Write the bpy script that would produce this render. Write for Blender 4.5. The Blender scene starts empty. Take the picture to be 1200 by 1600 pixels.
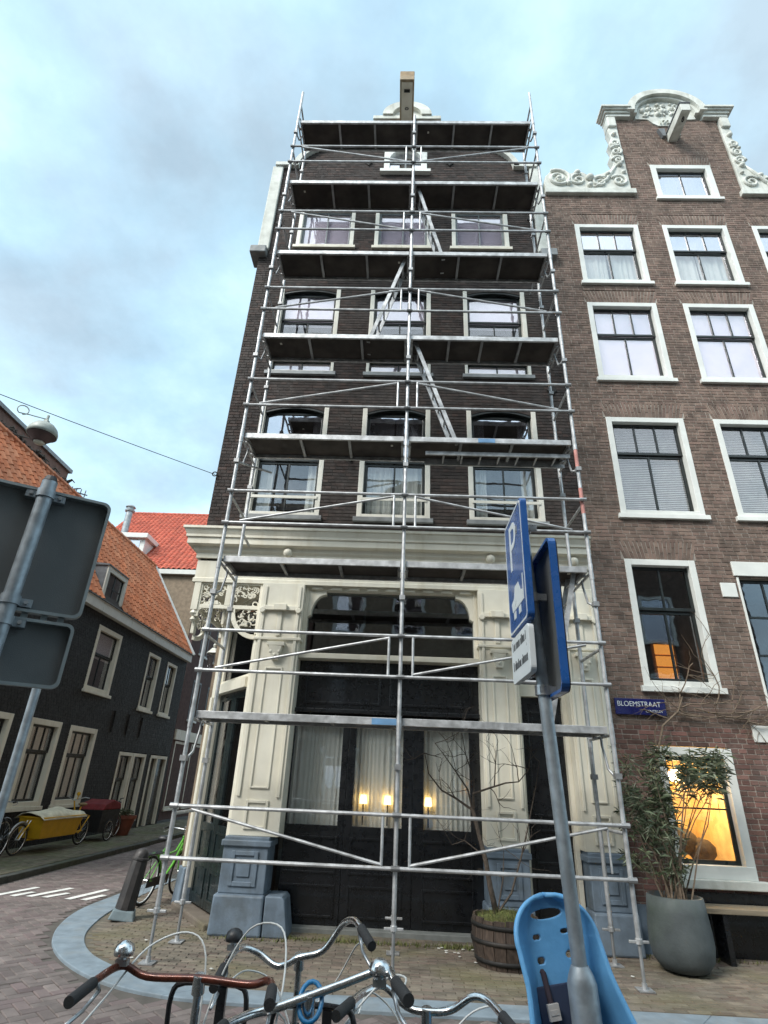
import bpy, bmesh, math, random
from mathutils import Vector, Matrix, noise
R = math.radians
random.seed(7)
sc = bpy.context.scene
col = sc.collection

# ------------------------------------------------------------------ camera
CAM = Vector((0, 0, 1.75))
p, r, yaw = .4501, .0436, -.0371
right = Vector((math.cos(yaw), -math.sin(yaw), 0)); fwd = Vector((math.sin(yaw), math.cos(yaw), 0)); up = Vector((0, 0, 1))
f2 = fwd*math.cos(p) + up*math.sin(p); u2 = up*math.cos(p) - fwd*math.sin(p)
r3 = right*math.cos(r) + u2*math.sin(r); u3 = u2*math.cos(r) - right*math.sin(r)
cam = bpy.data.cameras.new('camera'); cam.sensor_fit = 'VERTICAL'; cam.sensor_height = 36; cam.sensor_width = 27
cam.lens = 870.5/1600*36; cam.clip_start = .05; cam.clip_end = 2000
camo = bpy.data.objects.new('camera', cam); col.objects.link(camo)
camo.matrix_world = Matrix(((r3.x, u3.x, -f2.x, CAM.x), (r3.y, u3.y, -f2.y, CAM.y), (r3.z, u3.z, -f2.z, CAM.z), (0, 0, 0, 1)))
sc.camera = camo

# ------------------------------------------------------------------ sky and sun
SUN_EL, SUN_AZ = 44, 225          # azimuth clockwise from +Y
w = bpy.data.worlds.new('World'); sc.world = w; w.use_nodes = True
nt = w.node_tree; N = nt.nodes; L = nt.links
bg = N['Background']; bg.inputs['Strength'].default_value = .1
sky = N.new('ShaderNodeTexSky'); sky.sky_type = 'NISHITA'; sky.sun_disc = False
sky.sun_elevation = R(SUN_EL); sky.sun_rotation = R(SUN_AZ); sky.dust_density = 2.0; sky.air_density = 1.2
tc = N.new('ShaderNodeTexCoord')
sep = N.new('ShaderNodeSeparateXYZ'); L.new(tc.outputs['Generated'], sep.inputs[0])
def wmath(op, a, b):
    n = N.new('ShaderNodeMath'); n.operation = op
    for i, v in enumerate((a, b)):
        if isinstance(v, (int, float)): n.inputs[i].default_value = v
        else: L.new(v, n.inputs[i])
    return n.outputs[0]
zz = wmath('ADD', wmath('MAXIMUM', sep.outputs[2], 0.0), .35)
cmb = N.new('ShaderNodeCombineXYZ'); L.new(wmath('DIVIDE', sep.outputs[0], zz), cmb.inputs[0]); L.new(wmath('DIVIDE', sep.outputs[1], zz), cmb.inputs[1])
def wnoise(scale, detail, rough, off):
    mp = N.new('ShaderNodeMapping'); mp.inputs['Location'].default_value = off; L.new(cmb.outputs[0], mp.inputs[0])
    n = N.new('ShaderNodeTexNoise'); n.inputs['Scale'].default_value = scale; n.inputs['Detail'].default_value = detail; n.inputs['Roughness'].default_value = rough
    L.new(mp.outputs[0], n.inputs['Vector']); return n.outputs['Fac']
def wramp(src, stops):
    n = N.new('ShaderNodeValToRGB'); e = n.color_ramp.elements
    while len(e) < len(stops): e.new(.5)
    for el, (pos, c) in zip(e, stops): el.position = pos; el.color = (*c, 1)
    L.new(src, n.inputs[0]); return n.outputs[0]
def wmix(fac, a, b, mode='MIX'):
    n = N.new('ShaderNodeMix'); n.data_type = 'RGBA'; n.blend_type = mode
    for i, v in ((0, fac), (6, a), (7, b)):
        if isinstance(v, (int, float)): n.inputs[i].default_value = v
        elif isinstance(v, tuple): n.inputs[i].default_value = (*v, 1)
        else: L.new(v, n.inputs[i])
    return n.outputs[2]
n1 = wnoise(1.15, 7, .56, (-8.49, 6.04, 2.16)); n2 = wnoise(2.9, 8, .62, (5.0, 9.0, 2))
cl = wramp(n1, [(.35, (2.3, 3.0, 3.45)), (.44, (2.75, 4.0, 4.75)), (.53, (3.8, 5.2, 5.9)), (.64, (7.2, 8.0, 8.2))])
cl2 = wramp(n2, [(.35, (.84, .87, .89)), (.5, (.99, .99, 1.0)), (.65, (1.15, 1.13, 1.12))])
cloud = wmix(1.0, cl, cl2, 'MULTIPLY')
L.new(wmix(.86, sky.outputs[0], cloud), bg.inputs['Color'])
sd = bpy.data.lights.new('sun', 'SUN'); sd.energy = 1.5; sd.angle = R(24); sd.color = (1, .96, .9)
so = bpy.data.objects.new('sun', sd); col.objects.link(so)
az, el = R(SUN_AZ), R(SUN_EL)
so.rotation_euler = Vector((math.sin(az)*math.cos(el), math.cos(az)*math.cos(el), math.sin(el))).to_track_quat('Z', 'Y').to_euler()
so.location = (0, -20, 30)
vs = sc.view_settings; vs.view_transform = 'Standard'; vs.look = 'None'; vs.gamma = 1; vs.exposure = 1.35; vs.use_curve_mapping = False

# ------------------------------------------------------------------ materials
MATS = {}
def mat(name, c, rough=.6, metal=0, var=.18, scale=6, rnd=0, bump=0, bscale=40, c2=None, stain=0, stain_c=(.05, .045, .04), sscale=.8, emit=None, spec=.5, coat=0, trans=0, stretch=(1, 1, 1), hue=0, streak=0, streak_c=(.5, .48, .45)):
    m = bpy.data.materials.new(name); m.use_nodes = True; t = m.node_tree; n = t.nodes; l = t.links
    b = n['Principled BSDF']; b.inputs['Roughness'].default_value = rough; b.inputs['Metallic'].default_value = metal
    b.inputs['Specular IOR Level'].default_value = spec; b.inputs['Coat Weight'].default_value = coat
    g = n.new('ShaderNodeNewGeometry'); tcn = n.new('ShaderNodeTexCoord'); mp = n.new('ShaderNodeMapping'); mp.inputs['Scale'].default_value = stretch
    l.new(g.outputs['Position'], mp.inputs[0])
    def noise_(s, d=5):
        q = n.new('ShaderNodeTexNoise'); q.inputs['Scale'].default_value = s; q.inputs['Detail'].default_value = d; l.new(mp.outputs[0], q.inputs['Vector']); return q.outputs['Fac']
    def mx(fac, a, bb, mode='MIX'):
        q = n.new('ShaderNodeMix'); q.data_type = 'RGBA'; q.blend_type = mode
        for i, v in ((0, fac), (6, a), (7, bb)):
            if isinstance(v, (int, float)): q.inputs[i].default_value = v
            elif isinstance(v, tuple): q.inputs[i].default_value = (*v, 1)
            else: l.new(v, q.inputs[i])
        return q.outputs[2]
    def rng(src, lo, hi, a=0., b_=1.):
        q = n.new('ShaderNodeMapRange'); q.inputs[1].default_value = lo; q.inputs[2].default_value = hi; q.inputs[3].default_value = a; q.inputs[4].default_value = b_; l.new(src, q.inputs[0]); return q.outputs[0]
    dark = tuple(x*(1-var) for x in c); lite = tuple(min(x*(1+var), .95) for x in c)
    cc = mx(rng(noise_(scale), .35, .65), dark, lite)
    if rnd or c2:
        oi = n.new('ShaderNodeObjectInfo'); ad = n.new('ShaderNodeMath'); ad.operation = 'ADD'
        l.new(g.outputs['Random Per Island'], ad.inputs[0]); l.new(oi.outputs['Random'], ad.inputs[1])
        fr = n.new('ShaderNodeMath'); fr.operation = 'FRACT'; l.new(ad.outputs[0], fr.inputs[0]); rv = fr.outputs[0]
        if c2:
            cc = mx(rng(rv, .45, 1.0), cc, c2)
        if rnd:
            m2 = n.new('ShaderNodeMath'); m2.operation = 'MULTIPLY'; m2.inputs[1].default_value = 7.31; l.new(rv, m2.inputs[0])
            f3 = n.new('ShaderNodeMath'); f3.operation = 'FRACT'; l.new(m2.outputs[0], f3.inputs[0])
            v = n.new('ShaderNodeCombineColor')
            for i in range(3): l.new(rng(f3.outputs[0], 0, 1, 1-rnd, 1+rnd), v.inputs[i])
            cc = mx(1.0, cc, v.outputs[0], 'MULTIPLY')
    if stain:
        q = rng(noise_(sscale, 8), .5, .72, 0, stain); cc = mx(q, cc, stain_c)
    if streak:
        m3 = n.new('ShaderNodeMapping'); m3.inputs['Scale'].default_value = (5, 5, .35); l.new(g.outputs['Position'], m3.inputs[0])
        q3 = n.new('ShaderNodeTexNoise'); q3.inputs['Scale'].default_value = 1.4; q3.inputs['Detail'].default_value = 6; l.new(m3.outputs[0], q3.inputs['Vector'])
        cc = mx(rng(q3.outputs['Fac'], .5, .75, 0, streak), cc, mx(1.0, cc, streak_c, 'MULTIPLY'))
    l.new(cc, b.inputs['Base Color'])
    if rough < .9 and metal == 0:
        l.new(rng(noise_(scale*2.3), .3, .7, max(rough-.1, .02), min(rough+.12, 1)), b.inputs['Roughness'])
    elif metal:
        l.new(rng(noise_(scale*2.3), .3, .7, max(rough-.08, .05), min(rough+.18, 1)), b.inputs['Roughness'])
    if bump:
        bn = n.new('ShaderNodeBump'); bn.inputs['Strength'].default_value = bump; bn.inputs['Distance'].default_value = .01; l.new(noise_(bscale, 6), bn.inputs['Height']); l.new(bn.outputs[0], b.inputs['Normal'])
    if emit:
        b.inputs['Emission Color'].default_value = (*emit[0], 1); b.inputs['Emission Strength'].default_value = emit[1]
    if trans:
        b.inputs['Transmission Weight'].default_value = trans
    MATS[name] = m; return m
def glass(name, tint=(.9, .93, .92), base=.10, rough=.015, wav=.05):
    m = bpy.data.materials.new(name); m.use_nodes = True; t = m.node_tree; n = t.nodes; l = t.links; n.clear()
    o = n.new('ShaderNodeOutputMaterial'); mixs = n.new('ShaderNodeMixShader'); tr = n.new('ShaderNodeBsdfTransparent'); gl = n.new('ShaderNodeBsdfGlossy')
    tr.inputs[0].default_value = (*tint, 1); gl.inputs['Roughness'].default_value = rough; gl.inputs['Color'].default_value = (.95, .95, 1, 1)
    lw = n.new('ShaderNodeLayerWeight'); lw.inputs['Blend'].default_value = .5
    pw = n.new('ShaderNodeMath'); pw.operation = 'POWER'; pw.inputs[1].default_value = 3; l.new(lw.outputs['Facing'], pw.inputs[0])
    mr = n.new('ShaderNodeMapRange'); mr.inputs[3].default_value = base; mr.inputs[4].default_value = .95; l.new(pw.outputs[0], mr.inputs[0])
    nz = n.new('ShaderNodeTexNoise'); nz.inputs['Scale'].default_value = 2.2; g = n.new('ShaderNodeNewGeometry'); l.new(g.outputs['Position'], nz.inputs['Vector'])
    bn = n.new('ShaderNodeBump'); bn.inputs['Strength'].default_value = wav; bn.inputs['Distance'].default_value = .05; l.new(nz.outputs['Fac'], bn.inputs['Height']); l.new(bn.outputs[0], gl.inputs['Normal'])
    l.new(mr.outputs[0], mixs.inputs[0]); l.new(tr.outputs[0], mixs.inputs[1]); l.new(gl.outputs[0], mixs.inputs[2]); l.new(mixs.outputs[0], o.inputs[0])
    MATS[name] = m; return m
def emission(name, c, s):
    m = bpy.data.materials.new(name); m.use_nodes = True; t = m.node_tree; n = t.nodes; b = n['Principled BSDF']
    b.inputs['Base Color'].default_value = (*c, 1); b.inputs['Emission Color'].default_value = (*c, 1); b.inputs['Emission Strength'].default_value = s; MATS[name] = m
mat('brick_dark', (.036, .027, .024), .85, streak=.5, rnd=.35, c2=(.055, .034, .028), bump=.5, bscale=60, stain=.5, stain_c=(.085, .075, .068), sscale=.55, var=.3)
mat('mortar_dark', (.05, .044, .04), .95, bump=.4, bscale=90)
mat('brick_brown', (.178, .126, .1), .88, streak=.55, rnd=.24, c2=(.195, .13, .105), bump=.5, bscale=60, stain=.45, stain_c=(.09, .07, .056), sscale=.7, var=.25)
mat('mortar_pale', (.34, .30, .26), .95, bump=.4, bscale=90, stain=.5, stain_c=(.12, .1, .085))
mat('brick_red', (.135, .075, .06), .88, rnd=.35, c2=(.17, .085, .07), bump=.5, bscale=60, stain=.4, stain_c=(.2, .17, .155), sscale=1.2)
mat('brick_black', (.0135, .0138, .0148), .6, rnd=.2, bump=.4, bscale=60, stain=.3, stain_c=(.03, .03, .034))
mat('mortar_black', (.0105, .0108, .0115), .7)
mat('brick_rust', (.15, .085, .065), .9, rnd=.25, stain=.4, bump=.4)
mat('brick_purple', (.11, .065, .06), .9, bump=.3, stain=.3)
mat('plaster_beige', (.27, .21, .15), .92, stain=.35, stain_c=(.2, .16, .12), bump=.3, bscale=20)
mat('cream', (.74, .705, .595), .42, streak=.4, streak_c=(.68, .62, .5), var=.05, scale=3, stain=.3, stain_c=(.5, .45, .34), sscale=2.2, bump=.12)
mat('white_paint', (.72, .73, .69), .42, var=.05, stain=.25, stain_c=(.45, .45, .41), sscale=1.5, bump=.08)
mat('stone_white', (.64, .65, .6), .8, streak=.6, streak_c=(.55, .55, .5), var=.08, stain=.55, stain_c=(.33, .33, .29), sscale=2.5, bump=.3, bscale=25)
mat('sill_grey', (.26, .275, .28), .6, stain=.4, bump=.15)
mat('blue_stone', (.15, .195, .245), .55, streak=.5, streak_c=(.6, .6, .58), var=.15, stain=.6, stain_c=(.085, .095, .095), sscale=3.5, bump=.25)
mat('black_paint', (.0075, .0085, .0105), .3, var=.3, coat=.25)
mat('green_black', (.009, .016, .017), .33, var=.3, coat=.2)
mat('sash_dark', (.012, .016, .016), .35, var=.3)
mat('sash_grey', (.19, .21, .22), .45)
mat('alu', (.46, .465, .47), .5, .75, var=.22, scale=9, stain=.6, stain_c=(.25, .25, .245), sscale=7, bump=.08, bscale=30)
mat('alu_dull', (.34, .345, .35), .5, .7, var=.2, scale=6, stain=.5, stain_c=(.25, .25, .25), sscale=4)
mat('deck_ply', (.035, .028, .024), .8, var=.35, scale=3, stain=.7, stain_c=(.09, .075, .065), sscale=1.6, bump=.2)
mat('red_tape', (.55, .12, .09), .6, stain=.5, stain_c=(.6, .55, .5), sscale=9)
mat('blue_tape', (.12, .25, .42), .6)
mat('steel_galv', (.33, .37, .40), .45, .55, var=.2, scale=18, stain=.5, stain_c=(.2, .22, .24), sscale=7)
mat('sign_back', (.125, .135, .138), .62, .15, var=.12, scale=2.5, bump=.15, bscale=300)
mat('sign_edge', (.30, .34, .35), .45, .4, stain=.4, stain_c=(.15, .17, .17), sscale=5)
mat('sign_blue', (.018, .10, .34), .28, var=.06, coat=.4, stain=.15, stain_c=(.05, .1, .2))
mat('sign_navy', (.010, .012, .11), .25, var=.08, coat=.5)
mat('sign_white', (.72, .76, .77), .35, var=.05, stain=.25, stain_c=(.5, .55, .55), sscale=6)
mat('ink', (.03, .035, .04), .6)
mat('tile_orange', (.56, .18, .075), .75, rnd=.16, c2=(.6, .24, .12), bump=.25, stain=.35, stain_c=(.3, .14, .08), sscale=.9)
mat('tile_red', (.42, .085, .045), .6, rnd=.15, c2=(.47, .11, .06), bump=.2)
mat('roof_felt', (.05, .04, .035), .9)
mat('lead', (.17, .18, .19), .6, .2)
mat('zinc', (.33, .35, .36), .5, .5)
mat('room', (.10, .09, .08), .95)
mat('room_warm', (.85, .64, .33), .9)
mat('curtain', (.62, .63, .59), .95, var=.08, scale=12, stretch=(6, 6, .4))
mat('curtain_green', (.22, .29, .27), .95, var=.12, scale=12, stretch=(6, 6, .4))
mat('blind_lilac', (.70, .65, .72), .8, var=.03)
mat('blind', (.5, .52, .49), .7)
mat('beam_wood', (.28, .19, .10), .65, var=.25, scale=10, stretch=(1, .3, 3), stain=.4, stain_c=(.45, .4, .3))
mat('bark', (.075, .058, .045), .9, var=.3, scale=25, bump=.4)
mat('twig', (.16, .12, .085), .9, var=.3, scale=25)
mat('leaf', (.07, .095, .05), .5, rnd=.45, c2=(.13, .14, .085))
mat('grass', (.10, .12, .03), .8, rnd=.4, c2=(.14, .12, .05))
mat('moss', (.075, .085, .022), .95, var=.4, scale=14, bump=.8, bscale=50, stain=.5, stain_c=(.09, .06, .03), sscale=6)
mat('barrel_wood', (.06, .042, .032), .85, var=.35, scale=12, stretch=(4, 4, .5), rnd=.25, bump=.4)
mat('iron', (.028, .027, .026), .65, .4, var=.3, stain=.3, stain_c=(.07, .045, .03), sscale=6)
mat('bollard', (.036, .033, .033), .55, .1, var=.2, stain=.3, stain_c=(.1, .085, .075), sscale=6, bump=.1)
mat('bollard_foot', (.17, .22, .24), .75, var=.2, stain=.5, stain_c=(.1, .09, .07), sscale=6)
mat('pot_grey', (.072, .085, .088), .75, var=.15, stain=.5, stain_c=(.065, .085, .06), sscale=2.5, bump=.25)
mat('terracotta', (.20, .06, .035), .8, stain=.4)
mat('soil', (.03, .023, .017), .95, bump=.6)
mat('wood_bench', (.2, .165, .115), .75, var=.2, stretch=(.4, 4, 4), scale=8)
mat('stone_step', (.20, .21, .2), .8, stain=.4)
mat('rubber', (.012, .012, .013), .75)
mat('grip', (.022, .022, .023), .7, bump=.3, bscale=300)
mat('chrome', (.72, .72, .72), .16, 1, var=.08, scale=30)
mat('chrome_dull', (.45, .46, .47), .32, .9, var=.15, scale=30)
mat('bar_brown', (.12, .032, .018), .28, .5, var=.3, scale=30, coat=.4)
mat('frame_black', (.012, .012, .014), .32, coat=.4)
mat('frame_green', (.12, .42, .05), .35, coat=.3)
mat('frame_blue', (.03, .12, .28), .35, coat=.3)
mat('teal', (.03, .16, .22), .45)
mat('cable', (.62, .62, .60), .4)
mat('plastic_black', (.018, .018, .02), .45)
mat('saddle_tan', (.25, .17, .08), .6)
mat('seat_blue', (.13, .37, .66), .45, var=.08, scale=5, stain=.35, stain_c=(.06, .2, .4), sscale=14, bump=.15)
mat('seat_pad', (.03, .045, .09), .9)
mat('strap', (.035, .025, .035), .85)
mat('buckle', (.45, .43, .41), .45)
mat('lock_blue', (.01, .16, .36), .35, coat=.4)
mat('cargo_yellow', (.62, .36, .015), .5, var=.08, stain=.25, stain_c=(.38, .2, .02), sscale=5)
mat('canvas_cream', (.66, .62, .48), .85, bump=.3, bscale=12)
mat('canvas_red', (.17, .022, .025), .85, bump=.3, bscale=12)
mat('box_black', (.015, .015, .017), .6)
mat('lamp_grey', (.36, .39, .36), .5)
mat('opal', (.6, .58, .5), .3)
mat('road_sand', (.09, .08, .07), .95)
mat('road_brick', (.16, .132, .122), .85, rnd=.24, c2=(.145, .108, .105), bump=.4, bscale=90, stain=.4, stain_c=(.085, .075, .066), sscale=1.1)
mat('pave_brick', (.15, .128, .10), .88, rnd=.25, c2=(.14, .105, .085), bump=.4, bscale=90, stain=.7, stain_c=(.115, .11, .04), sscale=.8)
mat('pave_moss', (.12, .115, .075), .9, rnd=.25, c2=(.13, .105, .08), bump=.4, bscale=90, stain=.75, stain_c=(.085, .10, .035), sscale=.9)
mat('kerb_blue', (.19, .235, .27), .78, var=.15, stain=.6, stain_c=(.21, .22, .215), sscale=3.5, bump=.2)
mat('kerb_dark', (.06, .062, .055), .85, stain=.5, stain_c=(.06, .08, .03), bump=.3)
mat('road_paint', (.74, .74, .7), .7, stain=.35, stain_c=(.22, .19, .18), sscale=6)
mat('litter', (.6, .6, .56), .8)
mat('lantern_white', (.6, .6, .55), .4)
glass('glass', (.94, .95, .95)); glass('glass_blind', (.98, .97, .98), .2, .012, .06); glass('glass_dark', (.55, .6, .6), .15, .02, .03); glass('glass_sky', (.8, .8, .84), .48, .012, .05); mat('pave_base', (.11, .098, .075), .95); mat('cream_white', (.74, .72, .64), .42, var=.05, streak=.3, streak_c=(.7, .68, .6)); mat('red_faded', (.5, .22, .19), .6, stain=.5, stain_c=(.5, .48, .46), sscale=9)
emission('lamp_glow', (1, .62, .2), 3.2); emission('lamp_orange', (1, .33, .06), 1.1); emission('lamp_soft', (1, .86, .6), 5)

# ------------------------------------------------------------------ helpers
def rotf(o, ang):
    ca, sa = math.cos(ang), math.sin(ang)
    return lambda x, y, z: (o[0]+x*ca-y*sa, o[1]+x*sa+y*ca, o[2]+z)
class MB:
    def __init__(s, T=None): s.v = []; s.f = []; s.T = T
    def add(s, vs, fs):
        o = len(s.v)
        if s.T: vs = [s.T(*q) for q in vs]
        s.v += [tuple(q) for q in vs]; s.f += [tuple(i+o for i in f) for f in fs]; return s
    def box(s, x0, x1, y0, y1, z0, z1):
        return s.add([(x0, y0, z0), (x1, y0, z0), (x1, y1, z0), (x0, y1, z0), (x0, y0, z1), (x1, y0, z1), (x1, y1, z1), (x0, y1, z1)],
                     [(0, 3, 2, 1), (4, 5, 6, 7), (0, 1, 5, 4), (1, 2, 6, 5), (2, 3, 7, 6), (3, 0, 4, 7)])
    def taper(s, x0, x1, y0, y1, z0, z1, dx, dy):
        return s.add([(x0, y0, z0), (x1, y0, z0), (x1, y1, z0), (x0, y1, z0), (x0+dx, y0+dy, z1), (x1-dx, y0+dy, z1), (x1-dx, y1-dy, z1), (x0+dx, y1-dy, z1)],
                     [(0, 3, 2, 1), (4, 5, 6, 7), (0, 1, 5, 4), (1, 2, 6, 5), (2, 3, 7, 6), (3, 0, 4, 7)])
    def tube(s, pts, rad, n=8, cap=True, closed=False):
        P = [Vector(q) for q in pts]; m = len(P); rr = rad if isinstance(rad, (list, tuple)) else [rad]*m
        vs = []; fs = []; prev = None
        for i in range(m):
            if closed: d = (P[(i+1) % m]-P[i-1])
            else: d = P[min(i+1, m-1)]-P[max(i-1, 0)]
            d = d.normalized() if d.length > 1e-9 else Vector((0, 0, 1))
            if prev is None:
                a = Vector((0, 0, 1)) if abs(d.z) < .9 else Vector((1, 0, 0)); a = d.cross(a).normalized()
            else:
                a = prev - d*prev.dot(d); a = a.normalized() if a.length > 1e-6 else d.orthogonal().normalized()
            prev = a; b = d.cross(a)
            for k in range(n):
                t = 2*math.pi*k/n; vs.append(P[i]+(a*math.cos(t)+b*math.sin(t))*rr[i])
        for i in range(m if closed else m-1):
            j = (i+1) % m
            for k in range(n):
                k2 = (k+1) % n; fs.append((i*n+k, i*n+k2, j*n+k2, j*n+k))
        if cap and not closed: fs += [tuple(range(n-1, -1, -1)), tuple((m-1)*n+k for k in range(n))]
        return s.add(vs, fs)
    def cyl(s, a, b, r0, r1=None, n=12): return s.tube([a, b], [r0, r0 if r1 is None else r1], n)
    def ring(s, c, rad, r, axis='x', n=28, m=6):
        pts = []
        for k in range(n):
            t = 2*math.pi*k/n; a, b = rad*math.cos(t), rad*math.sin(t)
            pts.append({'x': (c[0], c[1]+a, c[2]+b), 'y': (c[0]+a, c[1], c[2]+b), 'z': (c[0]+a, c[1]+b, c[2])}[axis])
        return s.tube(pts, r, m, closed=True)
    def lathe(s, prof, c, n=20, sx=1, sy=1):
        vs = []; fs = []
        for (r_, z) in prof:
            for k in range(n):
                t = 2*math.pi*k/n; vs.append((c[0]+r_*sx*math.cos(t), c[1]+r_*sy*math.sin(t), c[2]+z))
        for i in range(len(prof)-1):
            for k in range(n):
                k2 = (k+1) % n; fs.append((i*n+k, i*n+k2, (i+1)*n+k2, (i+1)*n+k))
        fs += [tuple(range(n-1, -1, -1)), tuple((len(prof)-1)*n+k for k in range(n))]
        return s.add(vs, fs)
    def ball(s, c, r, n=10, sz=1):
        m = max(4, n//2); return s.lathe([(max(r*math.sin(math.pi*i/m), .0005), -r*sz*math.cos(math.pi*i/m)) for i in range(m+1)], c, n)
    def prism(s, out, y0, y1, ax='xz'):
        n = len(out); P = lambda a, b, y: (a, y, b) if ax == 'xz' else ((a, b, y) if ax == 'xy' else (y, a, b))
        vs = [P(a, b, y0) for a, b in out]+[P(a, b, y1) for a, b in out]
        return s.add(vs, [tuple(range(n)), tuple(range(2*n-1, n-1, -1))]+[(i, i+n, (i+1) % n+n, (i+1) % n) for i in range(n)])
    def strip(s, a, b, y0, y1):      # solid between two polylines (x,z) a and b
        for i in range(len(a)-1):
            q = [a[i], a[i+1], b[i+1], b[i]]; s.prism(q, y0, y1)
        return s
    def frame(s, x0, x1, z0, z1, wd, y0, y1, wb=None, wt=None):
        wb = wd if wb is None else wb; wt = wd if wt is None else wt
        s.box(x0, x0+wd, y0, y1, z0, z1); s.box(x1-wd, x1, y0, y1, z0, z1)
        s.box(x0+wd, x1-wd, y0, y1, z0, z0+wb); return s.box(x0+wd, x1-wd, y0, y1, z1-wt, z1)
    def mesh(s, name, org=None, smooth=False, recalc=True):
        me = bpy.data.meshes.new(name); v = s.v
        if org is not None: v = [(a-org[0], b-org[1], c-org[2]) for a, b, c in v]
        me.from_pydata(v, [], s.f)
        if recalc and len(s.f) < 20000:
            bm = bmesh.new(); bm.from_mesh(me); bmesh.ops.recalc_face_normals(bm, faces=bm.faces); bm.to_mesh(me); bm.free()
        if smooth:
            me.polygons.foreach_set('use_smooth', [True]*len(me.polygons))
        me.update(); return me
    def build(s, name, m, parent=None, smooth=False, bev=0, kind=None, label=None, auto=False, recalc=True):
        org = None; q = parent
        while q is not None and q.parent is not None: q = q.parent
        if q is not None and q.name in WORLD: org = WORLD[q.name]
        me = s.mesh(name, org, smooth or auto, recalc)
        if m: me.materials.append(MATS[m])
        if auto: me.set_sharp_from_angle(angle=R(35))
        o = bpy.data.objects.new(name, me); col.objects.link(o)
        if parent is not None: o.parent = parent
        if bev:
            b = o.modifiers.new('bevel', 'BEVEL'); b.width = bev; b.segments = 2; b.limit_method = 'ANGLE'
        if kind: o['kind'] = kind
        if label: o['label'] = label
        return o
WORLD = {}
def thing(name, label, cat, loc=(0, 0, 0), group=None, world=True, rot=None):
    o = bpy.data.objects.new(name, None); col.objects.link(o); o.location = loc; o.empty_display_size = .1
    if rot: o.rotation_euler = rot
    o['label'] = label; o['category'] = cat
    if group: o['group'] = group
    if world: WORLD[o.name] = tuple(loc)
    return o
def tag(o, label, cat, group=None):
    o['label'] = label; o['category'] = cat
    if group: o['group'] = group
    return o
def struct(o): o['kind'] = 'structure'; return o
def copy_tree(o, parent=None):
    c = o.copy(); col.objects.link(c)
    if parent: c.parent = parent
    for ch in o.children: copy_tree(ch, c)
    return c
def text(s, size, T, m, parent, name='lettering', ext=.002, sx=1.0):
    cu = bpy.data.curves.new('t', 'FONT'); cu.body = s; cu.size = size; cu.extrude = ext; cu.align_x = 'LEFT'
    ob = bpy.data.objects.new('t', cu); col.objects.link(ob)
    dg = bpy.context.evaluated_depsgraph_get(); me = bpy.data.meshes.new_from_object(ob.evaluated_get(dg)); bpy.data.objects.remove(ob)
    mb = MB(T); mb.add([(v.co.x*sx, v.co.y, v.co.z) for v in me.vertices], [tuple(q.vertices) for q in me.polygons])
    return mb.build(name, m, parent, recalc=False)
def arc(cx, cz, rx, rz, a0, a1, n=10): return [(cx+rx*math.cos(R(a0+(a1-a0)*i/n)), cz+rz*math.sin(R(a0+(a1-a0)*i/n))) for i in range(n+1)]
FR = lambda y0: (lambda x, y, z: (x, y0+y, z))
def wavy(mb, x0, x1, y, z0, z1, amp=.03, wl=.11, seed=0, flare=0):
    rn = random.Random(seed); n = max(8, int((x1-x0)/wl*6)); ph = rn.random()*6
    vs = []
    for j, z in enumerate((z0, (z0+z1)/2, z1)):
        for i in range(n+1):
            u = i/n; x = x0+(x1-x0)*u; vs.append((x, y+amp*(.6+.4*math.sin(x*17+ph))*math.sin(ph+(x-x0)/wl*6.28+1.6*math.sin(x*7+ph)+.9*math.sin(x*19+2*ph))*(1 if j < 2 else .6), z))
    mb.add(vs, [(j*(n+1)+i, j*(n+1)+i+1, (j+1)*(n+1)+i+1, (j+1)*(n+1)+i) for j in range(2) for i in range(n)])
    return mb

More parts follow.
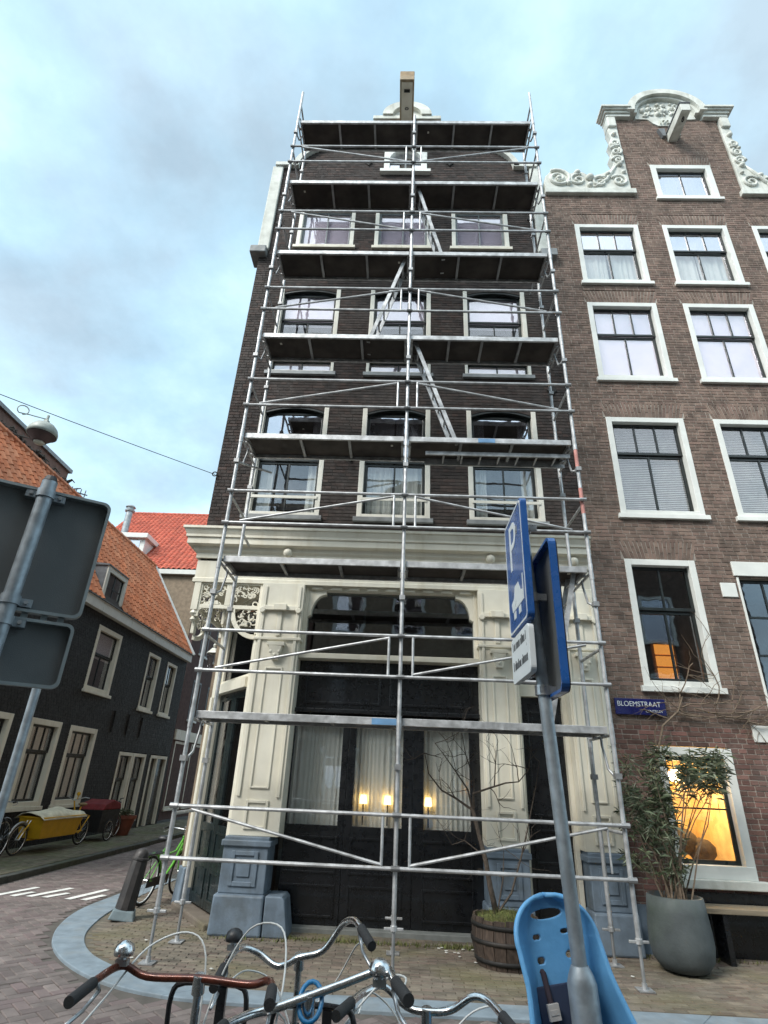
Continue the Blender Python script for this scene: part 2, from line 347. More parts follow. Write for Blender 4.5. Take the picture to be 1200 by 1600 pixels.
# bricks: courses cut round the openings; rows() gives the free intervals of one course
def brick_wall(parent, T, rows, z0, z1, bm_, mm, hmul=1.0, single=300, dist=None, seed=1, L_=.212, H=.0655, J=.013, thick=.22, inset=.007, part='brick', want=None):
    rn = random.Random(seed); back = MB(T); rest = MB(T); cand = []; z = z0; k = 0; spans = []
    while z < z1-.01:
        h = min(H, z1-z); iv = rows(z+h/2)
        for (a, b) in iv:
            if b-a < .02: continue
            spans.append((a, b, z, z+h))
            x = a; first = True
            while x < b-.015:
                ln = L_ if k % 2 == 0 else .1
                if first: ln *= (1.0, .5, .75, .6)[k % 4] if k % 2 == 0 else (.5 if k % 4 == 1 else 1); first = False
                e = min(x+ln, b)
                if b-e < .03: e = b
                cand.append((x, e, z, h-J, k)); x = e+J
        z += H; k += 1
    # merged mortar backing
    spans.sort(key=lambda q: (round(q[0], 3), round(q[1], 3), q[2])); i = 0
    while i < len(spans):
        a, b, s0, s1 = spans[i]; j = i+1
        while j < len(spans) and abs(spans[j][0]-a) < .001 and abs(spans[j][1]-b) < .001 and abs(spans[j][2]-s1) < .002: s1 = spans[j][3]; j += 1
        back.box(a, b, inset, thick, s0, s1); i = j
    back.build('mortar', mm, parent, recalc=False)
    full = [c for c in cand if abs((c[1]-c[0])-L_) < .002 and (want is None or want(c))]
    full.sort(key=lambda c: (Vector((T or (lambda *q: q))((c[0]+c[1])/2, 0, c[2]))-CAM).length)
    pick = set(full[:single]); tiny = .0025
    def bx(m, c, x0=0, zz=0, jit=True):
        d = rn.uniform(-tiny, tiny) if jit else 0; a, b, z, h = c[0]-x0, c[1]-x0, c[2]-zz, c[3]
        m.add([(a, d, z), (b, d, z), (b, d, z+h), (a, d, z+h), (a, .025, z), (b, .025, z), (b, .025, z+h), (a, .025, z+h)], [(0, 1, 2, 3), (0, 4, 5, 1), (1, 5, 6, 2), (2, 6, 7, 3), (3, 7, 4, 0)])
    for c in cand:
        if c not in pick: bx(rest, c)
    rest.build('brickwork', bm_, parent, kind='stuff', recalc=False)
    if pick:
        q = parent
        while q.parent is not None: q = q.parent
        org = Vector(WORLD.get(q.name, (0, 0, 0))); t = MB(); c = (0, L_, 0, H-J)
        o0 = Vector(T(0, 0, 0)); ux = Vector(T(1, 0, 0))-o0; uy = Vector(T(0, 1, 0))-o0; uz = Vector((0, 0, 1))
        bx(t, c, jit=False); t.v = [tuple(ux*a+uy*b+uz*cc) for a, b, cc in t.v]
        me = t.mesh('brick'); me.materials.append(MATS[bm_])
        for c in pick:
            o = bpy.data.objects.new('brick', me); col.objects.link(o); o.parent = parent
            o.location = Vector(T(c[0], rn.uniform(-tiny, tiny), c[2]))-org
def holes(x0f, x1f, ops):
    def rows(z):
        x0 = x0f(z) if callable(x0f) else x0f; x1 = x1f(z) if callable(x1f) else x1f
        iv = [(x0, x1)] if x1 > x0 else []
        for (a, b, c, d) in ops:
            if c < z < d:
                nv = []
                for (s, e) in iv:
                    if b <= s or a >= e: nv.append((s, e)); continue
                    if a > s: nv.append((s, a))
                    if b < e: nv.append((b, e))
                iv = nv
        return iv
    return rows
def room(T, x0, x1, z0, z1, parent, m='room', y0=.2, d=1.1, name='interior'):
    b = MB(T); a = .05
    b.add([(x0-a, y0, z0-a), (x1+a, y0, z0-a), (x1+a, y0, z1+a), (x0-a, y0, z1+a), (x0-a, y0+d, z0-a), (x1+a, y0+d, z0-a), (x1+a, y0+d, z1+a), (x0-a, y0+d, z1+a)],
          [(4, 5, 6, 7), (0, 1, 5, 4), (1, 2, 6, 5), (2, 3, 7, 6), (3, 0, 4, 7)])
    return b.build(name, m, parent, recalc=False)
def panes(T, xs, z0, z1, parent, y, g, bar=.028, sash='sash_dark', depth=.035, name='pane'):
    for a, b in zip(xs[:-1], xs[1:]):
        MB(T).box(a+bar*.3, b-bar*.3, y, y+.004, z0, z1).build(name, g, parent)
    for x in xs[1:-1]:
        MB(T).box(x-bar/2, x+bar/2, y-depth/2, y+depth/2+.004, z0, z1).build('glazing_bar', sash, parent)
def sash_window(house, T, x0, x1, z0, z1, fr='white_paint', fw=.1, sash='sash_dark', split=.62, up=3, lo=2, g='glass', sill='white_paint', inside='curtain', seed=0, sillw=.06, label=None, sw=.05, setb=.085, g2=None, arch=0, rail=None, roomm='room', upper_bars=0):
    fm = MB(T); fm.box(x0, x0+fw, -.012, .15, z0, z1); fm.box(x1-fw, x1, -.012, .15, z0, z1); fm.box(x0+fw, x1-fw, -.010, .148, z0, z0+fw*.8)
    hd_ = None
    if arch:
        a = [(x0+fw+(x1-x0-2*fw)*i/10, z1-.035-arch*(abs(i/5-1)**2)) for i in range(11)]
        hd_ = MB(T).strip(a, [(q[0], min(q[1]+.045, z1)) for q in a], .012, .146); sp_ = MB(T).strip([(q[0], min(q[1]+.045, z1)) for q in a[:5]], [(q[0], z1) for q in a[:5]], .002, .14).strip([(q[0], min(q[1]+.045, z1)) for q in a[6:]], [(q[0], z1) for q in a[6:]], .002, .14)
    else: fm.box(x0+fw, x1-fw, -.010, .148, z1-fw, z1)
    wdw = fm.build('window', fr, house, bev=.006, label=label)
    if hd_: hd_.build('arched_head', sash, wdw); sp_.build('spandrel', 'brick_dark', wdw)
    ix0, ix1, iz0, iz1 = x0+fw, x1-fw, z0+fw*.8, z1-fw
    zs = iz0+(iz1-iz0)*split
    if up:
        for (a, b, n, dy, gg) in ((iz0, zs, lo, setb+.035, g), (zs, iz1, up, setb, g2 or g)):
            s = MB(T).frame(ix0, ix1, a+(.003 if a == iz0 else 0), b, sw, dy, dy+.033); s.build('sash', sash, wdw, bev=.004)
            panes(T, [ix0+sw+(ix1-ix0-2*sw)*i/n for i in range(n+1)], a+sw*.8, b-sw*.8, wdw, dy+.018, gg, sash=sash)
            if upper_bars and a == zs: MB(T).box(ix0+sw, ix1-sw, dy+.002, dy+.034, (a+b)/2-.014, (a+b)/2+.014).build('glazing_bar', sash, wdw)
    else:
        s = MB(T).frame(ix0, ix1, iz0+.003, iz1, sw, setb, setb+.035); s.build('sash', sash, wdw, bev=.004)
        panes(T, [ix0+sw+(ix1-ix0-2*sw)*i/lo for i in range(lo+1)], iz0+sw*.8, iz1-sw*.8, wdw, setb+.018, g, sash=sash)
    if sill: MB(T).taper(x0-.05, x1+.05, -sillw, .05, z0-.085, z0-.002, 0, .004).build('sill', sill, wdw, bev=.006)
    if rail: MB(T).box(x0+fw*.7, x1-fw*.7, -.03, -.013, z0+rail, z0+rail+.05).build('safety_bar', fr, wdw)
    room(T, ix0, ix1, iz0, iz1, wdw, roomm)
    if inside == 'curtain' and True:
        wavy(MB(T), ix0+.02, ix0+(ix1-ix0)*.47, .23, iz0, iz1, seed=seed).build('curtain', 'curtain', wdw, smooth=True)
        wavy(MB(T), ix0+(ix1-ix0)*.5, ix1-.02, .24, iz0, iz1, seed=seed+1).build('curtain', 'curtain', wdw, smooth=True)
    elif inside == 'sides':
        wavy(MB(T), ix0+.01, ix0+(ix1-ix0)*.24, .24, iz0, iz1, seed=seed).build('curtain', 'curtain', wdw, smooth=True)
        wavy(MB(T), ix1-(ix1-ix0)*.2, ix1-.01, .24, iz0, iz1, seed=seed+1).build('curtain', 'curtain', wdw, smooth=True)
    elif inside == 'roller': MB(T).box(ix0+.01, ix1-.01, .155, .16, iz0+.02, iz1).build('roller_blind', 'blind_lilac', wdw)
    elif inside == 'half': MB(T).box(ix0+.02, ix1-.02, .165, .17, zs-.1, iz1).build('roller_blind', 'blind_lilac', wdw)
    elif inside == 'blinds':
        b = MB(T); z = iz0+.02
        while z < iz1-.03: b.add([(ix0+.02, .19, z), (ix1-.02, .19, z), (ix1-.02, .215, z+.026), (ix0+.02, .215, z+.026)], [(0, 1, 2, 3)]); z += .036
        b.build('venetian_blind', 'blind', wdw, kind='stuff', recalc=False)
    return wdw
# ------------------------------------------------------------------ ground
F_ = 870.5
def pix(P):
    v = Vector(P)-CAM; d = v.dot(f2)
    return (600+F_*v.dot(r3)/d, 800-F_*v.dot(u3)/d) if d > .05 else None
def inview(P, m=0):
    q = pix(P); return q is not None and -m < q[0] < 1200+m and -m < q[1] < 1600+m
RZ, PZ = -.014, 0.0
struct(MB().add([(-300, -300, -.14), (300, -300, -.14), (300, 300, -.14), (-300, 300, -.14)], [(0, 1, 2, 3)]).build('ground', 'road_sand', recalc=False))
outer = [(-4.25, 40), (-4.25, 12.0), (-4.29, 10.31), (-4.32, 9.27), (-4.13, 8.38), (-3.82, 7.65), (-3.41, 7.08), (-2.93, 6.62), (-2.45, 6.31), (-1.84, 6.11), (-.9, 6.08), (.5, 6.08), (2.4, 6.10), (14, 6.12)]
inner = [(-3.93, 40), (-3.93, 12.0), (-3.92, 10.31), (-3.88, 9.2), (-3.68, 8.2), (-3.44, 7.65), (-3.12, 7.2), (-2.74, 6.88), (-2.33, 6.62), (-1.78, 6.44), (-.9, 6.41), (.5, 6.41), (2.4, 6.43), (14, 6.45)]
def inpoly(x, y, P):
    c = False; j = len(P)-1
    for i in range(len(P)):
        if (P[i][1] > y) != (P[j][1] > y) and x < (P[j][0]-P[i][0])*(y-P[i][1])/(P[j][1]-P[i][1])+P[i][0]: c = not c
        j = i
    return c
pav_poly = outer+[(14, 40)]; in_poly = inner+[(14, 40)]
road = struct(MB().add([(-6.45, -40, RZ-.012), (14, -40, RZ-.012), (14, 60, RZ-.012), (-6.45, 60, RZ-.012)], [(0, 1, 2, 3)]).build('road', 'road_sand', recalc=False))
def lay(parent, cells, m, name, single=300, h=.05, g=.006, jit=.004, stuffname='paving', tilt=.012):
    rn = random.Random(hash(name) % 100 if False else len(cells)); rest = MB(); bm_ = {}
    vis = sorted((c for c in cells if inview((c[0], c[1], c[4]), -8)), key=lambda c: (Vector((c[0], c[1], c[4]))-CAM).length)
    pick = set(vis[:single])
    def geo(l, w_, a):
        ca, sa = math.cos(a), math.sin(a); e = .006
        P = [(-l/2+g/2+e, -w_/2+g/2+e, 0), (l/2-g/2-e, -w_/2+g/2+e, 0), (l/2-g/2-e, w_/2-g/2-e, 0), (-l/2+g/2+e, w_/2-g/2-e, 0)]
        Q = [(-l/2+g/2, -w_/2+g/2, -e), (l/2-g/2, -w_/2+g/2, -e), (l/2-g/2, w_/2-g/2, -e), (-l/2+g/2, w_/2-g/2, -e)]
        B = [(x, y, -h) for x, y, _ in Q]
        vs = [(x*ca-y*sa, x*sa+y*ca, z) for x, y, z in P+Q+B]
        fs = [(0, 1, 2, 3)]
        for o in (0, 4):
            for i in range(4): fs.append((o+i, o+4+i, o+4+(i+1) % 4, o+(i+1) % 4))
        return vs, fs
    for c in cells:
        x, y, l, w_, z, a = c; dz = rn.uniform(-jit, jit*.4); tx, ty = rn.uniform(-tilt, tilt), rn.uniform(-tilt, tilt)
        if c in pick:
            k = (round(l, 3), round(w_, 3), round(a, 3))
            if k not in bm_:
                t = MB(); t.add(*geo(l, w_, a)); bm_[k] = t.mesh(name); bm_[k].materials.append(MATS[m])
            o = bpy.data.objects.new(name, bm_[k]); col.objects.link(o); o.parent = parent; o.location = (x, y, z+dz); o.rotation_euler = (tx, ty, rn.uniform(-.012, .012))
        else:
            vs, fs = geo(l, w_, a+rn.uniform(-.012, .012)); rest.add([(x+vx, y+vy, z+dz+vz+ty*vx+tx*vy) for vx, vy, vz in vs], fs)
    if rest.v: rest.build(stuffname, m, parent, kind='stuff', recalc=False)
cells = []; W_ = .105; ca, sa = math.cos(R(45)), math.sin(R(45))
for a in range(-140, 140):
    for b in range(-140, 140):
        k = (a-b) % 4
        if k == 0: cx, cy, ang = (a+1)*W_, (b+.5)*W_, 0
        elif k == 3: cx, cy, ang = (a+.5)*W_, (b+1)*W_, math.pi/2
        else: continue
        x, y = cx*ca-cy*sa-2, cx*sa+cy*ca+8
        if -6.42 < x < 6 and 3.6 < y < 17 and not inpoly(x, y, pav_poly) and (y < 7 or x < -3.5) and inview((x, y, RZ), 150):
            if inpoly(x+.1, y, pav_poly) or inpoly(x, y+.1, pav_poly) or x < -6.33: continue
            cells.append((x, y, W_*2, W_, RZ, ang+R(45)))
lay(road, cells, 'road_brick', 'paving_brick', stuffname='herringbone_paving')
far = [(x*.215-6.35+.05*(j % 2), 17.1+j*.107, .215, .107, RZ, 0.0) for j in range(120) for x in range(11)]
lay(road, far, 'road_brick', 'paving_brick', 0, stuffname='running_bond_paving')
pav = struct(MB().prism(in_poly, -.13, PZ-.012, 'xy').build('pavement', 'pave_base'))
cells = []
for j in range(0, 75):
    y = 6.45+j*.062
    for i in range(-24, 50):
        x = i*.206+(j % 2)*.103+.01*math.sin(j)
        if inpoly(x-.1, y-.03, in_poly) and inpoly(x+.1, y-.03, in_poly) and y < (8.75 if x > -1.6 else 11) and x < 7.5:
            cells.append((x, y, .206, .062, PZ+.006*math.sin(x*1.3)*math.sin(y*2), .02*math.sin(x*.8)))
lay(pav, cells, 'pave_brick', 'paving_brick', stuffname='brick_paving', tilt=.02)
kerb = struct(MB().strip([(a, b) for a, b in outer], [(a, b) for a, b in inner], -.13, -.06) and MB().prism([(-4.2, 40), (-3.95, 40), (-3.95, 12), (-4.2, 12)], -.13, -.02, 'xy').build('kerb', 'kerb_dark'))
def resamp(P, n):
    ls = [0]
    for i in range(1, len(P)): ls.append(ls[-1]+math.dist(P[i], P[i-1]))
    out = []
    for k in range(n+1):
        s = ls[-1]*k/n; i = max(j for j in range(len(ls)) if ls[j] <= s+1e-9); i = min(i, len(P)-2); t = (s-ls[i])/(ls[i+1]-ls[i]); out.append((P[i][0]+(P[i+1][0]-P[i][0])*t, P[i][1]+(P[i+1][1]-P[i][1])*t))
    return out
def smooth(P, it=2):
    for _ in range(it):
        Q = [P[0]]
        for a, b in zip(P[:-1], P[1:]): Q += [(a[0]*.75+b[0]*.25, a[1]*.75+b[1]*.25), (a[0]*.25+b[0]*.75, a[1]*.25+b[1]*.75)]
        P = Q+[P[-1]]
    return P
n_k = 20; oc = resamp(smooth(outer[1:]), n_k*6); ic = resamp(smooth(inner[1:]), n_k*6)
for i in range(n_k):
    a = oc[i*6:i*6+7]; b = ic[i*6:i*6+7]
    MB().prism(a+b[::-1], -.13, PZ+.004+random.uniform(-.002, .002), 'xy').build('kerb_stone', 'kerb_blue', kerb, bev=.008)
# side-street pavement along the dark house
sp = struct(MB().box(-8.6, -6.62, 6, 40, -.13, .055).build('side_pavement', 'road_sand'))
cells = [(-8.5+i*.108+.054, 8.5+j*.208+(i % 2)*.104, .108, .208, .07, 0.0) for i in range(17) for j in range(80)]
lay(sp, cells, 'pave_moss', 'paving_brick', 0, stuffname='mossy_paving', tilt=.025)
sk = struct(MB().box(-6.62, -6.5, 6, 8, -.13, .07).build('side_kerb', 'kerb_dark'))
for j in range(26): MB().box(-6.62+.0, -6.46, 8+j, 8.985+j, -.13, .075+random.uniform(-.006, .006)).build('kerb_stone', 'kerb_dark', sk, bev=.012)
# ramp marking on the side street
for (a, b, c, d) in ((-5.98, -5.72, 9.93, 10.64), (-5.5, -5.2, 9.95, 10.72), (-4.88, -4.62, 9.9, 10.74)):
    for s, (x0, x1, y0, y1) in enumerate(((a, b, c, d), (a+.24, b+.16, c, (c+d)/2-.02))):
        MB().prism([(x0, y0), (x0+.11, y0-.03), (x1+.04, y1), (x1-.06, y1+.03)], RZ+.004, RZ+.0055, 'xy').build('road_marking', 'road_paint', road)
# moss and litter along the joints
gr = MB(); rn = random.Random(5)
for _ in range(1500):
    x = rn.choice((rn.uniform(-1.3, 1.1), rn.uniform(-2.2, 4.6), rn.uniform(.6, 1.9))); y = 8.28-abs(rn.gauss(0, .06)) if x > -1.5 else 8.2
    if -2.2 < x < -1.25: y = 8.12-abs(rn.gauss(0, .03))
    h = rn.uniform(.015, .06); a = rn.uniform(0, 6.28); dx, dy = math.cos(a)*.006, math.sin(a)*.006; tx, ty = rn.gauss(0, .02), rn.gauss(0, .02)
    gr.add([(x-dx, y-dy, 0), (x+dx, y+dy, 0), (x+tx, y+ty, h)], [(0, 1, 2)])
tag(gr.build('weeds', 'grass', kind='stuff', recalc=False), 'thin green weeds sprouting along the foot of the shopfront', 'weeds')

# ------------------------------------------------------------------ main corner house
T = FR(8.45); C0 = -.16
main = thing('corner_house', 'dark brown brick corner house behind the scaffold with cream shopfront', 'house', (-.16, 8.45, 0))
WX = [(-2.68, -1.41), (-.78, .46), (1.12, 2.38)]; DX = [(-2.52, -1.25), (-.79, .46), (.92, 2.17)]
ops = [(a, b, 5.72, 7.97) for a, b in WX]+[(a, b, 8.78, 9.16) for a, b in WX]+[(a, b, 9.6, 10.97) for a, b in WX]+[(a, b, 12.28, 13.59) for a, b in DX]+[(-.68, .36, 14.86, 15.83)]
def mxl(z):
    if z < 12: return -3.28
    if z < 15: return -3.14
    if z < 15.995: return -1.0-1.72*math.sqrt(max(0, 1-(z-15)**2))
    return -.93
rows_m = holes(mxl, lambda z: 2.98 if z < 12 else -.32-mxl(z), ops)
brick_wall(main, T, rows_m, 5.4, 17.1, 'brick_dark', 'mortar_dark', seed=3)
# shell behind the front
b = MB(); b.box(-3.27, -3.05, 8.67, 34, 5.0, 12); b.box(2.75, 2.97, 8.67, 34, 0, 12); b.box(-3.05, 2.75, 33.8, 34, 0, 12); b.build('side_wall', 'brick_dark', main)
b = MB(); b.prism([(-3.14, 12), (2.82, 12), (2.4, 14.8), (-.16, 16.6), (-2.7, 14.8)], 8.68, 18, 'xz'); b.build('roof', 'lead', main)
b = MB(); b.box(-3.05, 2.75, 8.7, 17.7, 5.0, 5.25); b.box(-3.05, 2.75, 9.9, 17.7, 4.5, 4.6); b.box(-3.28, -3.06, 10.05, 34, 0, 5.0); b.build('floor_slab', 'plaster_beige', main)
for i, (a, c) in enumerate(WX):
    sash_window(main, T, a, c, 5.72, 7.97, 'cream_white', .085, 'sash_dark', .5, 1, 2, 'glass', 'sill_grey', 'sides' if i != 1 else 'curtain', 10+i, arch=.11, rail=.32, g2='glass_sky')
    sash_window(main, T, a, c, 8.78, 9.16, 'cream_white', .055, 'sash_dark', .5, 0, 2, 'glass_blind', 'sill_grey', 'roller', 20+i, sw=.03)
    sash_window(main, T, a, c, 9.6, 10.97, 'cream_white', .085, 'sash_dark', .42, 1, 2, 'glass', 'sill_grey', 'half', 30+i, arch=.09, g2='glass_blind')  # pale half blinds added to imitate the bright reflection in the upper sashes
for i, (a, c) in enumerate(DX): sash_window(main, T, a, c, 12.28, 13.59, 'cream_white', .085, 'sash_grey', .5, 0, 2, 'glass_blind', 'cream', 'roller', 40+i)
# attic window with a round head
aw = MB(T); A0, A1 = -.68, .36; cx = (A0+A1)/2
aw.strip(arc(cx, 15.32, .38, .38, 0, 180, 14), arc(cx, 15.32, .515, .515, 0, 180, 14), -.03, .12); aw.box(A0+.005, A0+.14, -.03, .12, 14.9, 15.32); aw.box(A1-.14, A1-.005, -.03, .12, 14.9, 15.32); aw.box(A0, A1, -.028, .118, 14.87, 14.98)
for s in (-1, 1): aw.prism([(cx+s*.52, 15.33), (cx+s*.52, 15.82), (cx+s*.02, 15.82)]+[(cx+s*.515*math.cos(R(t)), 15.32+.515*math.sin(R(t))) for t in range(88, 0, -8)], 0, .1)
aw = aw.build('attic_window', 'white_paint', main, bev=.006)
MB(T).prism(arc(cx, 15.32, .385, .385, 0, 180, 14)+[(cx-.385, 14.98), (cx+.385, 14.98)], .08, .084).build('pane', 'glass_sky', aw)
MB(T).box(cx-.02, cx+.02, .06, .1, 14.98, 15.69).build('glazing_bar', 'sash_grey', aw); MB(T).box(cx-.38, cx+.38, .062, .098, 15.28, 15.32).build('glazing_bar', 'sash_grey', aw)
MB(T).box(A0-.08, A1+.08, -.1, .05, 14.77, 14.86).build('sill', 'white_paint', aw); room(T, A0+.1, A1-.1, 14.95, 15.75, aw, y0=.16, d=.5)
MB(T).box(cx-.36, cx+.36, .2, .205, 14.98, 15.4).build('roller_blind', 'blind_lilac', aw)
# gable dressings
for s in (-1, 1):
    X = lambda x: C0+s*x
    st = MB(T); q = arc(0, 15, 2.56, 1.0, 0, 90, 22); q = [(X(.84+(x)*1.72/2.56), z) for x, z in q]; q2 = [(X(.84+1.72*1.08*math.cos(R(90*i/22))), 15+1.1*math.sin(R(90*i/22))) for i in range(23)]
    st.strip(q, q2, -.1, .24); st.build('gable_coping', 'stone_white', main)
    MB(T).box(min(X(2.56), X(3.12)), max(X(2.56), X(3.12)), -.1, .24, 14.98, 15.1).build('shoulder_stone', 'stone_white', main, bev=.01)
    MB(T).box(min(X(2.93), X(3.18)), max(X(2.93), X(3.18)), -.06, .26, 12.13, 14.975).build('gable_edge', 'stone_white', main, bev=.02)
    MB(T).box(min(X(2.95), X(3.3)), max(X(2.95), X(3.3)), -.16, .3, 11.92, 12.12).build('kneeler', 'sill_grey', main, bev=.02)
MB(T).box(-2.95+.0, 2.65, -.05, .1, 11.95, 12.08).build('string_course', 'mortar_dark', main, bev=.01)
pd = MB(T); pd.strip(arc(C0, 17.0, .36, .34, 0, 180, 16), arc(C0, 17.0, .62, .54, 0, 180, 16), -.14, .2); pd.build('pediment_arch', 'stone_white', main)
MB(T).prism(arc(C0, 17.0, .37, .35, 0, 180, 16), -.04, .18).build('pediment_panel', 'stone_white', main)
MB(T).box(C0-.86, C0+.86, -.1, .22, 16.86, 16.995).build('pediment_cornice', 'stone_white', main, bev=.015)
hb = MB().box(-.34, 0.0, 7.3, 8.7, 16.5, 16.85).build('hoisting_beam', 'beam_wood', main, bev=.015)
MB().box(-.30, -.04, 7.36, 8.3, 16.485, 16.4995).build('beam_soffit', 'cream', hb); MB().box(-.24, -.1, 7.5, 7.56, 16.46, 16.484).build('hook_plate', 'iron', hb); MB().ring((-.17, 7.9, 16.44), .04, .01, 'y', 14).build('hook', 'iron', hb)
for x, z in ((-2.95, 8.3), (2.72, 8.45), (-1.08, 11.35), (.8, 11.35), (2.7, 13.2), (-2.95, 13.0), (-1.05, 15.2), (.9, 15.2), (-.95, 6.9)):
    MB(T).prism([(x-.09, z), (x, z-.11), (x+.09, z), (x, z+.11)], -.03, -.004).cyl((x, -.05, z), (x, -.004, z), .03).build('wall_anchor', 'iron', main)
# --- shopfront
def sweep(prof, parent, m, name, x1=2.99, xl=-3.28, y=8.45, back=12):
    mb = MB()
    for (o0, z0), (o1, z1) in zip(prof[:-1], prof[1:]):
        A = [(x1, y-o0, z0), (xl-o0, y-o0, z0), (xl-o0, back, z0)]; B = [(x1, y-o1, z1), (xl-o1, y-o1, z1), (xl-o1, back, z1)]
        mb.add(A+B, [(0, 1, 4, 3), (1, 2, 5, 4)])
    ends = [(x1, y-o, z) for o, z in prof]; mb.add(ends, [tuple(range(len(ends)))])
    return mb.build(name, m, parent)
sweep([(0, 4.9), (.05, 4.9), (.05, 4.98), (.09, 5.02), (.10, 5.08), (.19, 5.1), (.19, 5.2), (.215, 5.21), (.215, 5.25), (.25, 5.33), (.27, 5.34), (.27, 5.38), (0, 5.46)], main, 'cream', 'cornice')
sweep([(0, 4.5), (.04, 4.5), (.04, 4.56), (.02, 4.58), (.02, 4.86), (0, 4.87)], main, 'cream', 'frieze', back=10.2)
MB().box(-3.27, -2.0, 8.5, 10.4, 4.47, 4.56).build('corner_soffit', 'cream', main)
MB().box(-2.1, 2.98, 8.47, 8.9, 4.56, 5.4).build('lintel', 'cream', main)
for x in (-1.83, 1.42, 2.73): MB().ball((x, 8.34, 5.0), .075, 14).build('cornice_ball', 'cream', main, smooth=True)
def pilaster(x0, x1):
    q = MB(T).box(x0, x1, -.1, .32, 1.04, 4.498); o = q.build('pilaster', 'cream', main, bev=.008); wd = x1-x0
    for a, c in ((.06, .13), (.87, .94)): MB(T).box(x0+wd*a, x0+wd*c, -.122, -.101, 1.5, 4.44).build('moulding', 'cream', o, bev=.005)
    MB(T).frame(x0+wd*.27, x0+wd*.73, 1.12, 1.46, .035, -.122, -.101).build('panel_frame', 'cream', o, bev=.005)
    MB(T).frame(x0+wd*.3, x0+wd*.7, 1.6, 3.2, .025, -.118, -.101).build('panel_frame', 'cream', o, bev=.005)
    m = (x0+x1)/2
    MB(T).box(m-wd*.42, m+wd*.42, -.15, -.101, 4.05, 4.12).box(m-.1, m+.1, -.2, -.15, 4.04, 4.14).cyl((m-wd*.42, -.16, 4.05), (m-wd*.42, -.101, 4.05), .045).cyl((m+wd*.42, -.16, 4.05), (m+wd*.42, -.101, 4.05), .045).build('bracket', 'cream', o, bev=.008)
    MB(T).box(m-.035, m+.035, -.13, -.101, 3.66, 4.04).build('tongue', 'cream', o, bev=.01)
    MB(T).taper(m-.05, m+.05, -.17, -.101, 3.3, 3.5, -.05, -.02).box(m-.13, m+.13, -.19, -.101, 3.502, 3.56).build('corbel', 'cream', o, bev=.008)
    for k in range(3): MB(T).ball((m-.06+.06*k, -.16, 3.42-.05*(k == 1)), .035, 8).build('leaf_boss', 'cream', o, smooth=True)
    MB(T).box(x0-.03, x1+.03, -.13, .3, 3.6, 3.64).build('band', 'cream', o, bev=.006)
    return o
pilaster(-2.16, -1.5); pilaster(1.2, 1.74); pilaster(2.45, 2.97)
def plinth(x0, x1, flare=0):
    o = MB(T).box(x0, x1, -.17, .3, .42, 1.04).box(x0-.03, x1+.03, -.2, .3, .93, 1.0).build('plinth', 'blue_stone', main, bev=.012); wd = x1-x0
    MB(T).frame(x0+wd*.2, x1-wd*.2, .5, .88, .05, -.19, -.171).build('panel_frame', 'blue_stone', o, bev=.006); MB(T).box(x0+wd*.36, x1-wd*.36, -.186, -.171, .6, .78).build('panel', 'blue_stone', o, bev=.008)
    MB(T).taper(x0-.04, x1+.03, -.26, .3, 0, .419, .01, .02).build('plinth_foot', 'blue_stone', o, bev=.025)
plinth(-2.18, -1.6); plinth(1.2, 1.72); plinth(2.47, 2.97)
MB(T).prism([(-1.56, 0), (-1.25, 0), (-1.32, .38), (-1.36, .42), (-1.562, .42)], -.235, .2).build('guard_stone', 'blue_stone', main, bev=.015)
# centre bay
tw = MB(T).box(-1.5, -1.44, .05, .25, 3.45, 4.5).box(1.14, 1.2, .05, .25, 3.45, 4.5).box(-1.5, 1.2, -.02, .3, 3.37, 3.449).box(-1.44, 1.14, .05, .25, 4.44, 4.5)
for s, x in ((1, -1.44), (-1, 1.14)):
    q = [(x, 4.44), (x, 4.02)]+[(x+s*(.05+.22*(1-math.cos(R(t)))), 4.05+.33*math.sin(R(t))) for t in range(0, 91, 15)]+[(x+s*.27, 4.44)]; tw.prism(q, .06, .2)
tw = tw.build('transom_window', 'cream', main, bev=.006)
MB(T).box(-1.44, 1.14, .15, .156, 3.45, 4.44).build('pane', 'glass_dark', tw)
for k in range(9): MB(T).box(-1.4+k*.292, -1.4+k*.292+.17, .01, .049, 4.45, 4.49).build('dentil', 'plaster_beige' if False else 'cream', tw)
MB(T).box(-1.5, 1.2, .0, .048, 4.497, 4.53).build('header_rail', 'cream', tw)
room(T, -1.45, 1.15, 3.4, 4.45, tw, y0=.32, d=2.0)
MB(T).box(-1.2, -.5, 1.2, 1.3, 3.6, 3.95).build('shelf', 'sill_grey', tw); MB(T).box(-.62, -.58, .9, .94, 3.4, 4.4).build('pipe', 'sill_grey', tw)
do = MB(T).box(-1.5, 1.2, .2, .33, 2.62, 3.369).build('door_fascia', 'black_paint', main)
for a, c in ((-1.4, -.25), (-.12, 1.1)): MB(T).frame(a, c, 2.75, 3.2, .035, .182, .199).build('panel_frame', 'black_paint', do, bev=.006)
MB(T).box(-1.5, 1.2, .12, .199, 2.62, 2.68).build('drip_moulding', 'black_paint', do, bev=.01)
